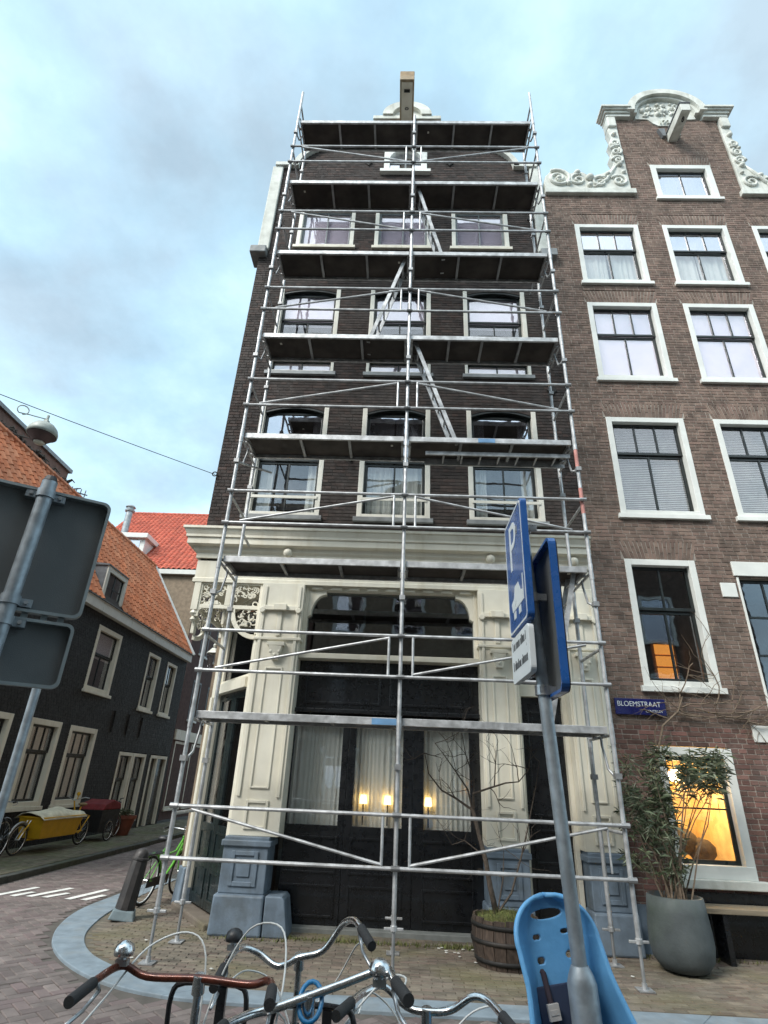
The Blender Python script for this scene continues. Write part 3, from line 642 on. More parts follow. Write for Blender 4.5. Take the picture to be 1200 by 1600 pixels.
for i, (a, c) in enumerate(((-1.5, -.69), (-.685, .245), (.25, 1.2))):
    px0, px1 = ((-1.5+.02, -.78), (-.58, .1), (.4, 1.05))[i]
    d = MB(T).box(a, px0, .27, .33, .06, 2.615).box(px1, c, .27, .33, .06, 2.615).box(px0, px1, .27, .33, .06, 1.18).box(px0, px1, .27, .33, 2.5, 2.615)
    d = d.build('folding_door', 'black_paint', main, bev=.005)
    MB(T).box(px0, px1, .3, .306, 1.18, 2.5).build('pane', 'glass', d)
    MB(T).frame(px0-.02, px1+.02, .62, 1.05, .03, .255, .269).build('panel_frame', 'black_paint', d, bev=.005); MB(T).frame(px0-.02, px1+.02, .14, .5, .03, .255, .269).build('panel_frame', 'black_paint', d, bev=.005)
    wavy(MB(T), px0-.02, px1+.02, .42, 1.1, 2.6, .02, .07, seed=60+i).build('curtain', 'curtain', d, smooth=True)
MB(T).box(-1.5, 1.2, .34, 1.8, .03, .059).build('shop_floor', 'room', main); room(T, -1.45, 1.15, .1, 3.2, main, y0=.6, d=1.4, name='shop_interior')
MB(T).box(-1.3, 1.2, .12, .4, -.02, .055).build('threshold', 'stone_step', main, bev=.01)
# right bay: door under a transom light
rd = MB(T).box(1.74, 1.80, .1, .3, .1, 4.5).box(2.39, 2.45, .1, .3, .1, 4.5).box(1.8, 2.39, .1, .3, 2.95, 3.12).box(1.8, 2.39, .1, .3, 4.4, 4.5).build('door_frame', 'cream', main, bev=.006)
MB(T).box(1.8, 2.39, .2, .206, 3.12, 4.4).build('pane', 'glass_dark', rd); room(T, 1.82, 2.37, 3.15, 4.35, rd, y0=.31, d=1)
fd = MB(T).box(1.8, 2.39, .2, .25, .14, 2.945).build('front_door', 'black_paint', main)
for z0, z1 in ((.25, .75), (.85, 1.25), (1.4, 2.75)): MB(T).frame(1.88, 2.31, z0, z1, .03, .185, .199).build('panel_frame', 'black_paint', fd, bev=.005)
MB(T).box(2.32, 2.35, .17, .199, 1.15, 1.33).ball((2.335, .15, 1.24), .022, 8).build('handle', 'saddle_tan', fd)
MB(T).box(1.76, 2.44, -.1, .2, 0, .13).build('doorstep', 'stone_step', main, bev=.015)
# chamfered corner with its own door
o0 = Vector((-2.14, 8.34)); dv = Vector((-1, 1.45)).normalized(); nv = Vector((-dv.y, dv.x)); nv = nv if nv.y < 0 else -nv
TC = lambda x, y, z: (o0.x+dv.x*x-nv.x*y, o0.y+dv.y*x-nv.y*y, z); LC = 1.78
ch = MB(TC).box(0.02, .2, .02, .2, .0, 4.5).box(LC-.25, LC, 0, .2, 0, 4.5).box(.2, LC-.25, .02, .18, 4.38, 4.5).box(.2, LC-.25, -.02, .2, 2.93, 3.08).build('corner_bay', 'cream', main, bev=.006)
MB(TC).box(.2, LC-.25, .1, .106, 3.08, 4.38).build('pane', 'glass_dark', ch); room(TC, .25, LC-.3, 3.1, 4.35, ch, y0=.21, d=.6)
MB(TC).frame(.2, LC-.25, 3.08, 4.38, .06, .05, .09).build('window_frame', 'cream', ch, bev=.005)
for k in range(2):
    a = .2+k*.667; c = a+.66
    d = MB(TC).frame(a, c, .1, 2.93, .11, .08, .14, wb=1.0).build('corner_door', 'green_black', main, bev=.005)
    MB(TC).box(a+.11, c-.11, .1, .106, 1.1, 2.82).build('pane', 'glass', d)
    MB(TC).frame(a+.1, c-.1, .2, .55, .03, .065, .079).build('panel_frame', 'green_black', d, bev=.004); MB(TC).frame(a+.1, c-.1, .65, 1.02, .03, .065, .079).build('panel_frame', 'green_black', d, bev=.004)
    wavy(MB(TC), a+.08, a+.34, .2, .9, 2.9, .02, .07, seed=80+k).build('curtain', 'curtain_green', d, smooth=True)
room(TC, .25, LC-.3, .12, 2.9, ch, y0=.3, d=.5)
MB(TC).box(.15, LC-.1, -.12, .2, -.02, .07).build('corner_step', 'pave_brick', main, bev=.02)
MB(TC).taper(LC-.26, LC+.06, -.08, .2, 0, .5, .02, .03).build('plinth_foot', 'blue_stone', main, bev=.02)
MB(TC).box(LC-.2, LC-.1, -.05, -.001, .5, 2.9).build('corner_fillet', 'cream', main, bev=.01)
# fretwork under the overhanging corner: one screen on the front, one on the side
def fret(T_, wd, name='fretwork', seed=1):
    q = MB(T_); q.box(0, .06, 0, .05, 3.95, 4.5); q.box(wd*.42, wd*.42+.09, 0, .05, 4.13, 4.5); q.box(wd-.08, wd, 0, .05, 3.7, 4.5); q.box(0.06, wd, .003, .047, 4.08, 4.14); q.box(0.06, wd, .003, .047, 4.47, 4.5)
    a = [(wd-.62+.55*(1-math.cos(R(t))), 4.08-.5*math.sin(R(t))) for t in range(0, 91, 9)]; a2 = [(x+.06*math.cos(R(t))+.0, z+.03) for (x, z), t in zip(a, range(0, 91, 9))]
    q.strip([(wd-.55+.55*math.sin(R(t)), 4.08-.5*(1-math.cos(R(t)))) if False else (wd-.08-.42*math.cos(R(t)), 4.08-.46*math.sin(R(t))) for t in range(0, 91, 9)], [(wd-.08-.35*math.cos(R(t)), 4.08-.39*math.sin(R(t))) for t in range(0, 91, 9)], .004, .046)
    q.strip([(.03+.36*(1-math.cos(R(t)))*.9, 3.95+.2*math.sin(R(t))) for t in range(0, 91, 9)], [(.03+.36*(1-math.cos(R(t)))*.9-.02, 3.95+.2*math.sin(R(t))+.06) for t in range(0, 91, 9)], .005, .045)
    o = q.build(name, 'cream', main, bev=.004); rn = random.Random(seed)
    sc_ = MB(T_)
    for (x0, x1, z0, z1, n) in ((.07, wd*.42-.01, 4.15, 4.46, 20), (wd*.42+.1, wd-.09, 4.15, 4.46, 26), (wd-.36, wd-.09, 3.8, 4.07, 13)):
        for _ in range(n):
            x, z = rn.uniform(x0, x1), rn.uniform(z0, z1); rr = rn.uniform(.03, .065); a0 = rn.uniform(0, 360)
            sc_.tube([(min(max(x+rr*(1-t/420)*math.cos(R(a0+t)), x0-.02), x1+.02), .025, min(max(z+rr*(1-t/420)*math.sin(R(a0+t)), z0-.02), z1+.02)) for t in range(0, 300, 40)], .012, 5)
    sc_.build('scrolls', 'cream', o, kind='stuff')
fret(lambda x, y, z: (-3.2+x, 8.44+y, z), 1.06); fret(lambda x, y, z: (-3.24+y, 10.0-x*1.4, z), 1.06, seed=2)
MB().box(-3.27, -3.17, 8.42, 8.52, 4.05, 4.5).lathe([(.045, 0), (.06, -.05), (.02, -.1), (.045, -.15), (.005, -.2)], (-3.22, 8.47, 4.05), 10).build('corner_pendant', 'cream', main)
# lantern on the side wall
la = MB().lathe([(.05, .3), (.13, .22), (.14, .2)][::-1], (-3.5, 10.6, 3.6), 6).lathe([(.02, .32), (.035, .36), (.005, .4)], (-3.5, 10.6, 3.6), 8).box(-3.5, -3.28, 10.585, 10.615, 3.5, 3.53).lathe([(.06, -.02), (.07, 0)], (-3.5, 10.6, 3.5), 6)
la = la.build('wall_lantern', 'lantern_white', main); MB().lathe([(.07, 0), (.12, .3)], (-3.5, 10.6, 3.5), 6).build('lantern_glass', 'glass', la)
for i, (x, z) in enumerate(((-.44, 1.5), (-.1, 1.5), (.47, 1.5))):
    lt = thing('table_lamp', ('small glowing lamp behind the shop curtain, leftmost of three', 'small glowing lamp behind the shop curtain, beside the middle scaffold post', 'small glowing lamp behind the shop curtain, right of the middle scaffold post')[i], 'lamp', (x, 8.82, 1.4), 'lamps inside the shop')
    MB().lathe([(.055, .0), (.04, .11)], (x, 8.81, 1.46), 10).build('lamp_shade', 'lamp_glow', lt); MB().cyl((x, 8.81, 1.2), (x, 8.81, 1.46), .01).build('lamp_stem', 'iron', lt)
# ------------------------------------------------------------------ right neck-gable house
rh = thing('gable_house', 'tall brown brick house with white scrolled neck gable, right of the scaffold', 'house', (6.3, 8.45, 0))
RX = [(3.64, 5.03), (5.56, 6.96), (7.5, 8.9)]; GC = 6.33
rops = [(a, b, 11.3, 13.08) for a, b in RX]+[(a, b, 8.77, 10.72) for a, b in RX]+[(a, b, 5.92, 7.88) for a, b in RX]+[(3.57, 4.68, 3.15, 5.12), (5.27, 6.5, 1.9, 4.86), (7.2, 8.6, 2.9, 5.1), (5.64, 7.05, 14.0, 15.2), (3.58, 4.62, .8, 2.34), (5.24, 6.6, 4.88, 5.12)]
rxl = lambda z: 3.0 if z < 14.05 else 5.09
rows_r = holes(rxl, lambda z: 9.65 if z < 14.05 else 2*GC-5.09, rops)
LOW = .75
def lint_open(z):   # leave room for the flat arches
    return rows_r(z)
lint = [(a, b, c) for a, b in RX for c in (13.08, 10.72, 7.88)]+[(3.57, 4.68, 5.12), (5.64, 7.05, 15.2), (7.2, 8.6, 5.1)]
lops = rops+[(a-.04, b+.04, c, c+.33) for a, b, c in lint]
brick_wall(rh, T, holes(rxl, lambda z: 9.65 if z < 14.05 else 2*GC-5.09, lops), 2.62, 17.0, 'brick_brown', 'mortar_pale', seed=9, want=lambda c: inview(T(c[0]+.1, 0, c[2])))
brick_wall(rh, T, holes(3.0, 9.65, rops), .0, 2.62, 'brick_red', 'mortar_pale', single=0, seed=11)
nb = 0
for (a, b, c) in lint:
    near = c < 6; n = int((b-a+.08)/.062); mbk = MB(T); MB(T).box(a-.04, b+.04, .008, .2, c+.002, c+.329).build('lintel_mortar', 'mortar_pale', rh)
    for i in range(n):
        u = (i+.5)/n; x = a-.04+(b-a+.08)*u; k = (u-.5)*.22; wd = (b-a+.08)/n/2-.0085
        for z0, z1 in ((c+.006, c+.205), (c+.215, c+.325)) if i % 2 else ((c+.006, c+.11), (c+.12, c+.325)):
            f0, f1 = (z0-c)/.33-.5, (z1-c)/.33-.5
            q = [(x-wd+k*f0, z0), (x+wd+k*f0, z0), (x+wd+k*f1, z1), (x-wd+k*f1, z1)]
            if near and b < 5: MB(T).prism(q, -.001, .03).build('lintel_brick', 'brick_brown', rh)
            else: mbk.prism(q, -.001, .03)
    if mbk.v: mbk.build('flat_arch', 'brick_brown', rh, kind='stuff')
b = MB(); b.box(3.0, 3.2, 8.68, 18, 0, 14); b.box(9.45, 9.65, 8.68, 18, 0, 14); b.box(3.2, 9.45, 17.8, 18, 0, 14); b.build('side_wall', 'brick_brown', rh)
MB().prism([(3.02, 14), (9.63, 14), (GC, 16.4)], 10.2, 18).build('roof', 'tile_orange', rh)
for i, (a, c) in enumerate(RX):
    wd = sash_window(rh, T, a, c, 11.3, 13.08, split=.6, inside='curtain', seed=100+i, g='glass', g2='glass_sky')
    sash_window(rh, T, a, c, 8.77, 10.72, split=.6, inside='roller', seed=110+i, g='glass_blind')
    sash_window(rh, T, a, c, 5.92, 7.88, split=.64, inside='blinds', seed=120+i, g='glass')
sash_window(rh, T, 3.57, 4.68, 3.15, 5.12, split=.6, up=2, lo=2, inside=None, g='glass_dark', seed=130)
sash_window(rh, T, 7.2, 8.6, 2.9, 5.1, split=.6, inside='sides', g='glass_dark', seed=131)
sash_window(rh, T, 5.64, 7.05, 14.0, 15.2, lo=2, up=0, inside='curtain', g='glass_sky', seed=132, fw=.13)
# tall ground-floor light at the right edge with its white surround
tl = MB(T).box(5.275, 5.31, -.012, .15, 1.9, 4.86).box(6.46, 6.5, -.012, .15, 1.9, 4.86).box(5.24, 6.6, -.03, .16, 4.88, 5.118).box(5.31, 6.46, .0, .15, 2.95, 3.03).build('tall_window', 'white_paint', rh, bev=.006)
MB(T).frame(5.31, 6.46, 3.03, 4.86, .06, .08, .12).build('sash', 'sash_dark', tl); MB(T).frame(5.31, 6.46, 1.9, 2.95, .06, .08, .12).build('sash', 'sash_dark', tl)
for j in range(3):
    for i in range(3): MB(T).box(5.37+i*.345, 5.37+(i+1)*.345-.02, .1, .105, 3.09+j*.58, 3.09+(j+1)*.58-.02).build('pane', 'glass_dark', tl)
    if j: MB(T).box(5.37, 6.4, .085, .12, 3.07+j*.58, 3.1+j*.58).build('glazing_bar', 'sash_dark', tl); MB(T).box(5.35+j*.345, 5.38+j*.345, .086, .119, 3.09, 4.8).build('glazing_bar', 'sash_dark', tl)
MB(T).box(5.37, 6.4, .1, .105, 1.96, 2.9).build('pane', 'glass_dark', tl); room(T, 5.35, 6.42, 1.95, 4.8, tl, y0=.18, d=1.2)
MB(T).box(5.0, 5.235, -.02, .1, 4.53, 4.76).build('corner_stone', 'white_paint', rh, bev=.008); MB(T).box(4.97, 5.262, -.02, .1, 2.44, 2.66).build('corner_stone', 'white_paint', rh, bev=.008)
# cellar window, lit
cw = MB(T).frame(3.58, 4.62, .8, 2.34, .12, -.012, .15).box(3.6, 4.6, -.02, .15, .8, .95).build('cellar_window', 'white_paint', rh, bev=.006)
MB(T).frame(3.7, 4.5, .95, 2.22, .05, .09, .125).build('sash', 'sash_dark', cw); MB(T).box(3.75, 4.45, .105, .11, 1.0, 1.58).build('pane', 'glass', cw); MB(T).box(3.75, 4.45, .105, .11, 1.6, 2.18).build('pane', 'glass', cw); MB(T).box(3.75, 4.45, .095, .12, 1.58, 1.6).build('glazing_bar', 'sash_dark', cw)
MB(T).box(3.5, 4.72, -.1, .05, .7, .8).build('sill', 'stone_white', cw, bev=.01); room(T, 3.6, 4.6, .8, 2.3, cw, 'room_warm', y0=.2, d=1.3)
MB(T).ball((4.1, .9, 1.15), .26, 12, .7).ball((4.35, .8, 1.05), .2, 10, .8).ball((3.85, .8, 1.05), .2, 10, .8).build('cushion', 'bark', cw, smooth=True)
il = thing('pendant_lamp', 'warm shining lamp inside the cellar window behind the oleander', 'lamp', (4.15, 9.2, 1.95)); MB().ball((4.15, 9.25, 2.0), .09, 12).build('lamp_globe', 'lamp_soft', il, smooth=True); MB().cyl((4.15, 9.25, 2.08), (4.15, 9.25, 2.34), .008).build('lamp_cord', 'iron', il)
pl = bpy.data.lights.new('lamp_light', 'POINT'); pl.energy = 16; pl.color = (1, .70, .34); pl.shadow_soft_size = .09; po = bpy.data.objects.new('lamp_light', pl); col.objects.link(po); po.parent = il; po.location = (0, -.12, -.08)
ol = thing('shelf_lamp', 'orange glowing lamp on a shelf inside the ground-floor window above the street nameplate', 'lamp', (4.3, 9.1, 3.4))
for k in range(3): MB().box(4.2, 4.5, 9.3, 9.32, 3.42+k*.19, 3.42+k*.19+.16).build('lamp_panel', 'lamp_orange', ol)
MB().box(4.15, 4.55, 9.33, 9.5, 3.2, 4.05).build('cabinet', 'beam_wood', ol)
MB(T).box(3.56, 9.6, -.035, .004, .0, .66).build('dark_void_slab', 'black_paint', rh); MB(T).box(3.0, 3.55, -.03, .004, .0, .5).build('plinth', 'blue_stone', rh)  # black slab for the cellar-hatch void under the bench, darkness put into its colour
# gable dressings
for s in (-1, 1):
    X = lambda x: GC+s*x
    MB(T).box(min(X(1.18), X(3.25)), max(X(1.18), X(3.25)), -.09, .2, 14.06, 14.22).build('gable_ledge', 'stone_white', rh, bev=.015)
    # scrolled wing: solid claw outline
    o = [(1.26, 14.23), (1.26, 16.75), (1.42, 16.75), (1.52, 16.5), (1.46, 16.2), (1.56, 15.95), (1.50, 15.7), (1.60, 15.45), (1.54, 15.2), (1.62, 15.0), (1.85, 14.82), (2.15, 14.72), (2.3, 14.86), (2.45, 14.9), (2.58, 14.82), (2.66, 14.86), (2.85, 14.97), (3.05, 14.9), (3.2, 14.7), (3.24, 14.45), (3.22, 14.23)]
    wg = MB(T); wg.prism([(X(x), z) for x, z in o], -.04, .16); wg = wg.build('gable_wing', 'stone_white', rh, bev=.02)
    def scroll(cx, cz, rr, turns=1.6, a0=0, dirn=1, th=.035):
        n = int(turns*16); pts = []
        for i in range(n+1):
            t = i/n; a = a0+dirn*turns*2*math.pi*t; q = rr*(1-.82*t); pts.append((X(cx+q*math.cos(a)), -.06, cz+q*math.sin(a)))
        MB(T).tube(pts, [th*(1-.3*i/n) for i in range(n+1)], 7).build('scroll', 'stone_white', wg, smooth=True)
    scroll(2.9, 14.6, .3, 1.7, 1.0, 1, .045); scroll(2.45, 14.55, .2, 1.5, 2.0, -1); scroll(1.5, 14.52, .2, 1.6, .5, 1); scroll(1.95, 14.48, .2, 1.3, 2.4, -1); scroll(1.42, 15.3, .14, 1.5, 0); scroll(1.42, 15.62, .13, 1.5, 2); scroll(1.4, 15.95, .12, 1.4, 4)
    for x, z, q in ((2.18, 14.62, .1), (2.45, 14.8, .08), (1.4, 16.3, .07), (1.75, 14.75, .07), (2.68, 14.42, .07), (1.42, 15.12, .07), (2.9, 14.6, .07), (2.2, 14.36, .07), (1.36, 14.85, .05), (1.5, 15.78, .05)):
        MB(T).ball((X(x), -.06, z), q, 10, .9).build('boss', 'stone_white', wg, smooth=True)
    MB(T).tube([(X(2.1), -.05, 14.3), (X(1.8), -.05, 14.55), (X(1.62), -.05, 14.9), (X(1.5), -.05, 15.1)], [.03, .05, .04, .02], 7).build('acanthus', 'stone_white', wg, smooth=True)
    MB(T).box(min(X(1.28), X(1.5)), max(X(1.28), X(1.5)), -.1, .18, 16.6, 16.98).build('neck_capital', 'stone_white', rh, bev=.03)
    nc = MB(T)
    for d_, za, zb in ((0, 16.99, 17.08), (.04, 17.081, 17.15), (.09, 17.151, 17.19), (.13, 17.191, 17.26)): nc.box(min(X(.9), X(1.5+d_)), max(X(.9), X(1.5+d_)), -.1-d_, .2, za, zb)
    nc.build('neck_cornice', 'stone_white', rh, bev=.008)
pa = arc(GC, 17.12, 1.0, 1.0, 0, 180, 24); MB(T).strip(arc(GC, 17.12, .8, .7, 0, 180, 24), arc(GC, 17.12, .98, .88, 0, 180, 24), -.2, .2).build('gable_arch', 'stone_white', rh)
MB(T).strip(arc(GC, 17.12, .72, .63, 0, 180, 24), arc(GC, 17.12, .8, .7, 0, 180, 24), -.12, .2).build('gable_arch', 'stone_white', rh)
ty = MB(T).prism(arc(GC, 17.12, .74, .65, 0, 180, 24)+[(GC-.74, 17.0), (GC-.45, 16.98), (GC-.34, 16.82), (GC-.22, 16.72), (GC+.22, 16.72), (GC+.34, 16.82), (GC+.45, 16.98), (GC+.74, 17.0)], -.03, .12).build('tympanum', 'stone_white', rh)
rn = random.Random(21)
for _ in range(46):
    a = rn.uniform(8, 172); q = rn.uniform(.12, .62); x, z = GC+q*math.cos(R(a)), 17.08+q*math.sin(R(a))*.88
    if rn.random() < .5: MB(T).ball((x, -.04, z), rn.uniform(.04, .075), 8, rn.uniform(.7, 1.2)).build('relief_leaf', 'stone_white', ty, smooth=True)
    else:
        a0 = rn.uniform(0, 6); MB(T).tube([(x+.09*(1-k/9)*math.cos(a0+k*.7), -.045, z+.09*(1-k/9)*math.sin(a0+k*.7)) for k in range(8)], .022, 6).build('relief_scroll', 'stone_white', ty, smooth=True)
text('173', .2, lambda x, y, z: (GC-.22+x, 8.45-.045-z, 16.77+y), 'stone_white', ty, 'year_numerals', .025)
bm2 = MB().box(6.24, 6.46, 7.72, 8.6, 16.1, 16.36).build('hoisting_beam', 'stone_white', rh, bev=.012); MB().ring((6.34, 7.9, 16.05), .05, .012, 'x', 14).cyl((6.34, 7.9, 16.06), (6.34, 7.9, 16.11), .012).build('hook', 'iron', bm2); MB().box(6.22, 6.48, 7.7, 8.6, 16.361, 16.39).build('beam_cap', 'lead', bm2)
MB(T).prism([(GC-.3, 16.5), (GC-.14, 16.5), (GC-.14, 16.22), (GC-.22, 16.22)], -.09, .01).build('beam_shield', 'lead', rh); MB(T).prism([(GC+.16, 16.45), (GC+.22, 16.25), (GC+.13, 16.25)], -.09, .01).build('beam_shield', 'stone_white', rh)
# street nameplate
ns = tag(MB().box(3.1, 3.81, 8.405, 8.43, 2.74, 2.96).build('street_nameplate', 'sign_navy', bev=.004), 'dark blue street nameplate with white lettering on the brown brick wall', 'sign')
text('BLOEMSTRAAT', .098, lambda x, y, z: (3.13+x, 8.4035-z, 2.853+y), 'sign_white', ns, ext=.001, sx=.93); text('CENTRUM', .05, lambda x, y, z: (3.52+x, 8.4035-z, 2.775+y), 'sign_white', ns, ext=.001, sx=1.0)
# bench plank in front of the slab coloured black as the dark void
be = thing('wall_bench', 'plain wooden plank bench along the foot of the gable house', 'bench', (5.4, 8.2, 0))
MB().box(3.62, 7.4, 8.02, 8.36, .5, .555).build('seat', 'wood_bench', be, bev=.006)
for x in (3.9, 5.4, 7.0): MB().box(x, x+.06, 8.06, 8.34, 0, .499).build('leg', 'black_paint', be)

# ------------------------------------------------------------------ dark house on the side street
TL = lambda x, y, z: (-8.5-y, x, z)
dh = thing('dark_house', 'low black painted brick house with orange tiled roof on the side street', 'house', (-8.5, 16, 0))
up_w = [(15.48, 16.95, 3.7, 5.45), (19.06, 20.1, 3.6, 5.42), (20.78, 21.75, 3.6, 5.42)]
lo_w = [(11.0, 12.95, .9, 2.78), (13.62, 14.95, .9, 2.78), (15.38, 16.82, .9, 2.76), (18.5, 20.55, .36, 2.26), (20.92, 22.45, .08, 2.26)]
brick_wall(dh, TL, holes(9.5, 22.7, up_w+lo_w), 0, 5.75, 'brick_black', 'mortar_black', single=0, seed=31, thick=.3)
for i, (a, b, c, d) in enumerate(up_w):
    sash_window(dh, TL, a, b, c, d, 'cream', .13 if i == 0 else .1, 'sash_dark', .58, 1 if i == 0 else 2, 2, 'glass', 'cream', 'half' if i == 0 else 'curtain', 200+i, sillw=.08)
for i, (a, b, c, d) in enumerate(lo_w[:3]):
    sash_window(dh, TL, a, b, c, d, 'cream', .13, 'sash_dark', .64, 3, 3, 'glass', 'cream', 'curtain', 210+i, sillw=.05)
sash_window(dh, TL, 18.5, 19.5, .36, 2.26, 'cream', .1, 'sash_dark', .6, 2, 2, 'glass_dark', 'cream', 'curtain', 220); sash_window(dh, TL, 19.55, 20.55, .36, 2.26, 'cream', .1, 'sash_dark', .6, 2, 2, 'glass_dark', 'cream', 'curtain', 221)
df = MB(TL).box(20.92, 21.02, -.02, .15, .08, 2.26).box(21.5, 21.6, -.02, .15, .08, 2.26).box(22.35, 22.45, -.02, .15, .08, 2.26).box(20.92, 22.45, -.018, .148, 2.16, 2.26).build('door_frame', 'cream', dh); MB(TL).box(21.02, 21.5, .08, .12, .08, 2.16).build('door', 'green_black', dh); MB(TL).box(21.6, 22.35, .08, .12, .08, 2.16).build('door', 'black_paint', dh)
for y in (17.6, 18.6, 19.6): MB(TL).box(y, y+.05, -.035, .0, 2.75, 3.35).build('wall_anchor', 'iron', dh)
MB().box(-13, -8.8, 22.45, 22.7, 0, 6).build('end_wall', 'brick_black', dh)
for i in range(7): MB(TL).box(9.5+i*1.886, 9.5+(i+1)*1.886-.015, -.16, .1, 5.74, 6.02).build('gutter_board', 'white_paint', dh, bev=.006)
MB(TL).box(9.5, 22.75, -.2, .1, 6.022, 6.05).build('gutter', 'lead', dh)
def tile_mesh(m, wd=.25, ln=.36):
    t = MB(); pr_ = [(0, .0), (.18, -.012), (.42, -.012), (.62, .03), (.8, .052), (.95, .03), (1.08, -.002)]
    vs = [(wd*u, 0, h+.035) for u, h in pr_]+[(wd*u, ln, h+.012) for u, h in pr_]+[(wd*u, 0, h+.012) for u, h in pr_]; k = len(pr_)
    t.add(vs, [(i, i+1, k+i+1, k+i) for i in range(k-1)]+[(2*k+i, 2*k+i+1, i+1, i) for i in range(k-1)]); return t
def tiled_roof(parent, o, ux, vy, nu, nv, m, single=300, keep=None, seed=1):
    # o = eave corner, ux along the eave, vy up the slope
    ux = Vector(ux).normalized(); vy = Vector(vy).normalized(); nz = ux.cross(vy); nz = nz if nz.z > 0 else -nz
    q = parent
    while q.parent is not None: q = q.parent
    org = Vector(WORLD.get(q.name, (0, 0, 0))); t = tile_mesh(m); rest = MB(); c = []; rn = random.Random(seed)
    M3 = lambda v: ux*v[0]+vy*v[1]+nz*v[2]
    for i in range(nu):
        for j in range(nv):
            P = Vector(o)+ux*(i*.25)+vy*(j*.30)
            if keep is None or keep(P): c.append(P+nz*rn.uniform(-.003, .006))
    vis = sorted([k for k in range(len(c)) if inview(c[k])], key=lambda k: (c[k]-CAM).length)[:single]; vis = set(vis)
    tt = MB(); tt.v = [tuple(M3(v)) for v in t.v]; tt.f = t.f; me = tt.mesh('roof_tile', recalc=False, smooth=False); me.materials.append(MATS[m])
    for k, P in enumerate(c):
        if k in vis:
            ob = bpy.data.objects.new('roof_tile', me); col.objects.link(ob); ob.parent = parent; ob.location = P-org
        else: rest.add([P+M3(v) for v in t.v], t.f)
    if rest.v: rest.build('roof_tiling', m, parent, kind='stuff', recalc=False)
sl = Vector((-2.34, 0, 3.69)); roofL = MB().prism([(-8.36, 6.02), (-10.74, 9.68), (-13.1, 6.02)], 9.5, 22.7).build('roof', 'roof_felt', dh)
tiled_roof(roofL, (-8.38, 9.6, 6.05), (0, 1, 0), sl, 52, 15, 'tile_orange', keep=lambda P: not (14.9 < P.y < 16.35 and P.z < 7.05))
MB().tube([(-8.3, 22.72, 6.05), (-10.74, 22.72, 9.86)], .07, 6).build('verge_board', 'white_paint', dh)
for i in range(34): MB().tube([(-10.74, 9.6+i*.385, 9.80), (-10.74, 9.6+(i+1)*.385+.03, 9.80)], [.12, .105], 8).build('ridge_tile', 'tile_orange', dh)
dm = MB().box(-9.8, -8.52, 15.12, 15.2, 6.06, 7.1).box(-9.8, -8.52, 16.3, 16.38, 6.06, 7.1).build('dormer', 'lead', dh)
MB().prism([(-8.46, 7.1), (-8.46, 7.14), (-10.0, 7.26), (-10.0, 7.1)], 15.08, 16.42).build('dormer_roof', 'lead', dm); TD = lambda x, y, z: (-8.5-y, x-.41, z-.1)
dw = MB(TD).frame(15.54, 16.82, 6.15, 7.2, .15, -.02, .12).build('dormer_window', 'cream_white', dm); MB(TD).frame(15.67, 16.69, 6.19, 7.07, .05, .03, .07).box(16.16, 16.2, .035, .065, 6.24, 7.02).box(15.72, 16.64, .036, .064, 6.64, 6.67).build('sash', 'sash_dark', dw)
dwp = MB(TD).box(15.7, 16.66, .05, .055, 6.22, 7.04).build('pane', 'glass', dw); MB(TD).box(15.66, 16.7, .3, .32, 6.2, 7.1).build('dormer_room', 'room', dm)

# ------------------------------------------------------------------ houses at the end of the side street
bh = thing('beige_house', 'beige plastered house with red tiled roof behind the dark house', 'house', (-12, 25, 0))
MB().box(-16, -9.55, 25, 34, 3.5, 10.2).build('gable_wall', 'plaster_beige', bh); sf = MB().box(-9.545, -9.35, 25.02, 34, 0, 10.2).build('street_facade', 'brick_purple', bh)
MB().box(-16, -9.3, 24.8, 25.1, 10.2, 10.42).build('gutter_board', 'white_paint', bh)
TB = lambda x, y, z: (-9.35-y, x, z)
for z0, z1 in ((3.9, 5.6), (6.8, 8.6)):
    for y in (26.2, 28.4, 30.6): sash_window(bh, TB, y, y+1.1, z0, z1, 'sash_dark', .08, 'sash_dark', .6, 1, 2, 'glass', 'white_paint', 'curtain', int(y)+int(z0))
MB(TB).box(25.05, 33, -.08, .04, 3.0, 3.4).build('shop_cornice', 'cream', bh)
for y in (25.3, 27.4): sash_window(bh, TB, y, y+1.7, .4, 2.95, 'cream', .1, 'cream', .7, 2, 2, 'glass_dark', 'cream', 'curtain', 300+int(y))
rb = MB().prism([(24.9, 10.4), (29.6, 15.4), (34, 10.4)], -16, -9.4, 'yz').build('roof', 'roof_felt', bh)
tiled_roof(rb, (-16, 24.85, 10.45), (1, 0, 0), (0, 4.7, 5.0), 26, 23, 'tile_red', seed=4)
MB().tube([(-9.38, 24.85, 10.45), (-9.38, 29.6, 15.5)], .08, 6).build('verge_board', 'white_paint', bh)
for i in range(22): MB().cyl((-16+i*.3, 29.6, 15.5), (-16+(i+1)*.3+.02, 29.6, 15.5), .12, .1, 8).build('ridge_tile', 'tile_red', bh)
MB().cyl((-14.6, 26.6, 11.9), (-14.6, 26.6, 14.2), .17, n=12).lathe([(.24, 0), (.26, .08), (.18, .14), (.18, .22), (.26, .26), (.2, .34)], (-14.6, 26.6, 14.2), 12).build('flue_pipe', 'zinc', bh, auto=True)
d2 = MB().box(-14.6, -12.75, 25.35, 27.0, 10.9, 12.15).box(-14.75, -12.6, 25.15, 27.3, 12.15, 12.4).build('dormer', 'white_paint', bh, bev=.02); MB().box(-14.4, -13.0, 25.33, 25.348, 11.2, 12.05).build('dormer_pane', 'glass_sky', d2)
rhb = thing('rust_house', 'rust brown brick house rising behind the ridge of the dark house', 'house', (-16, 14, 0))
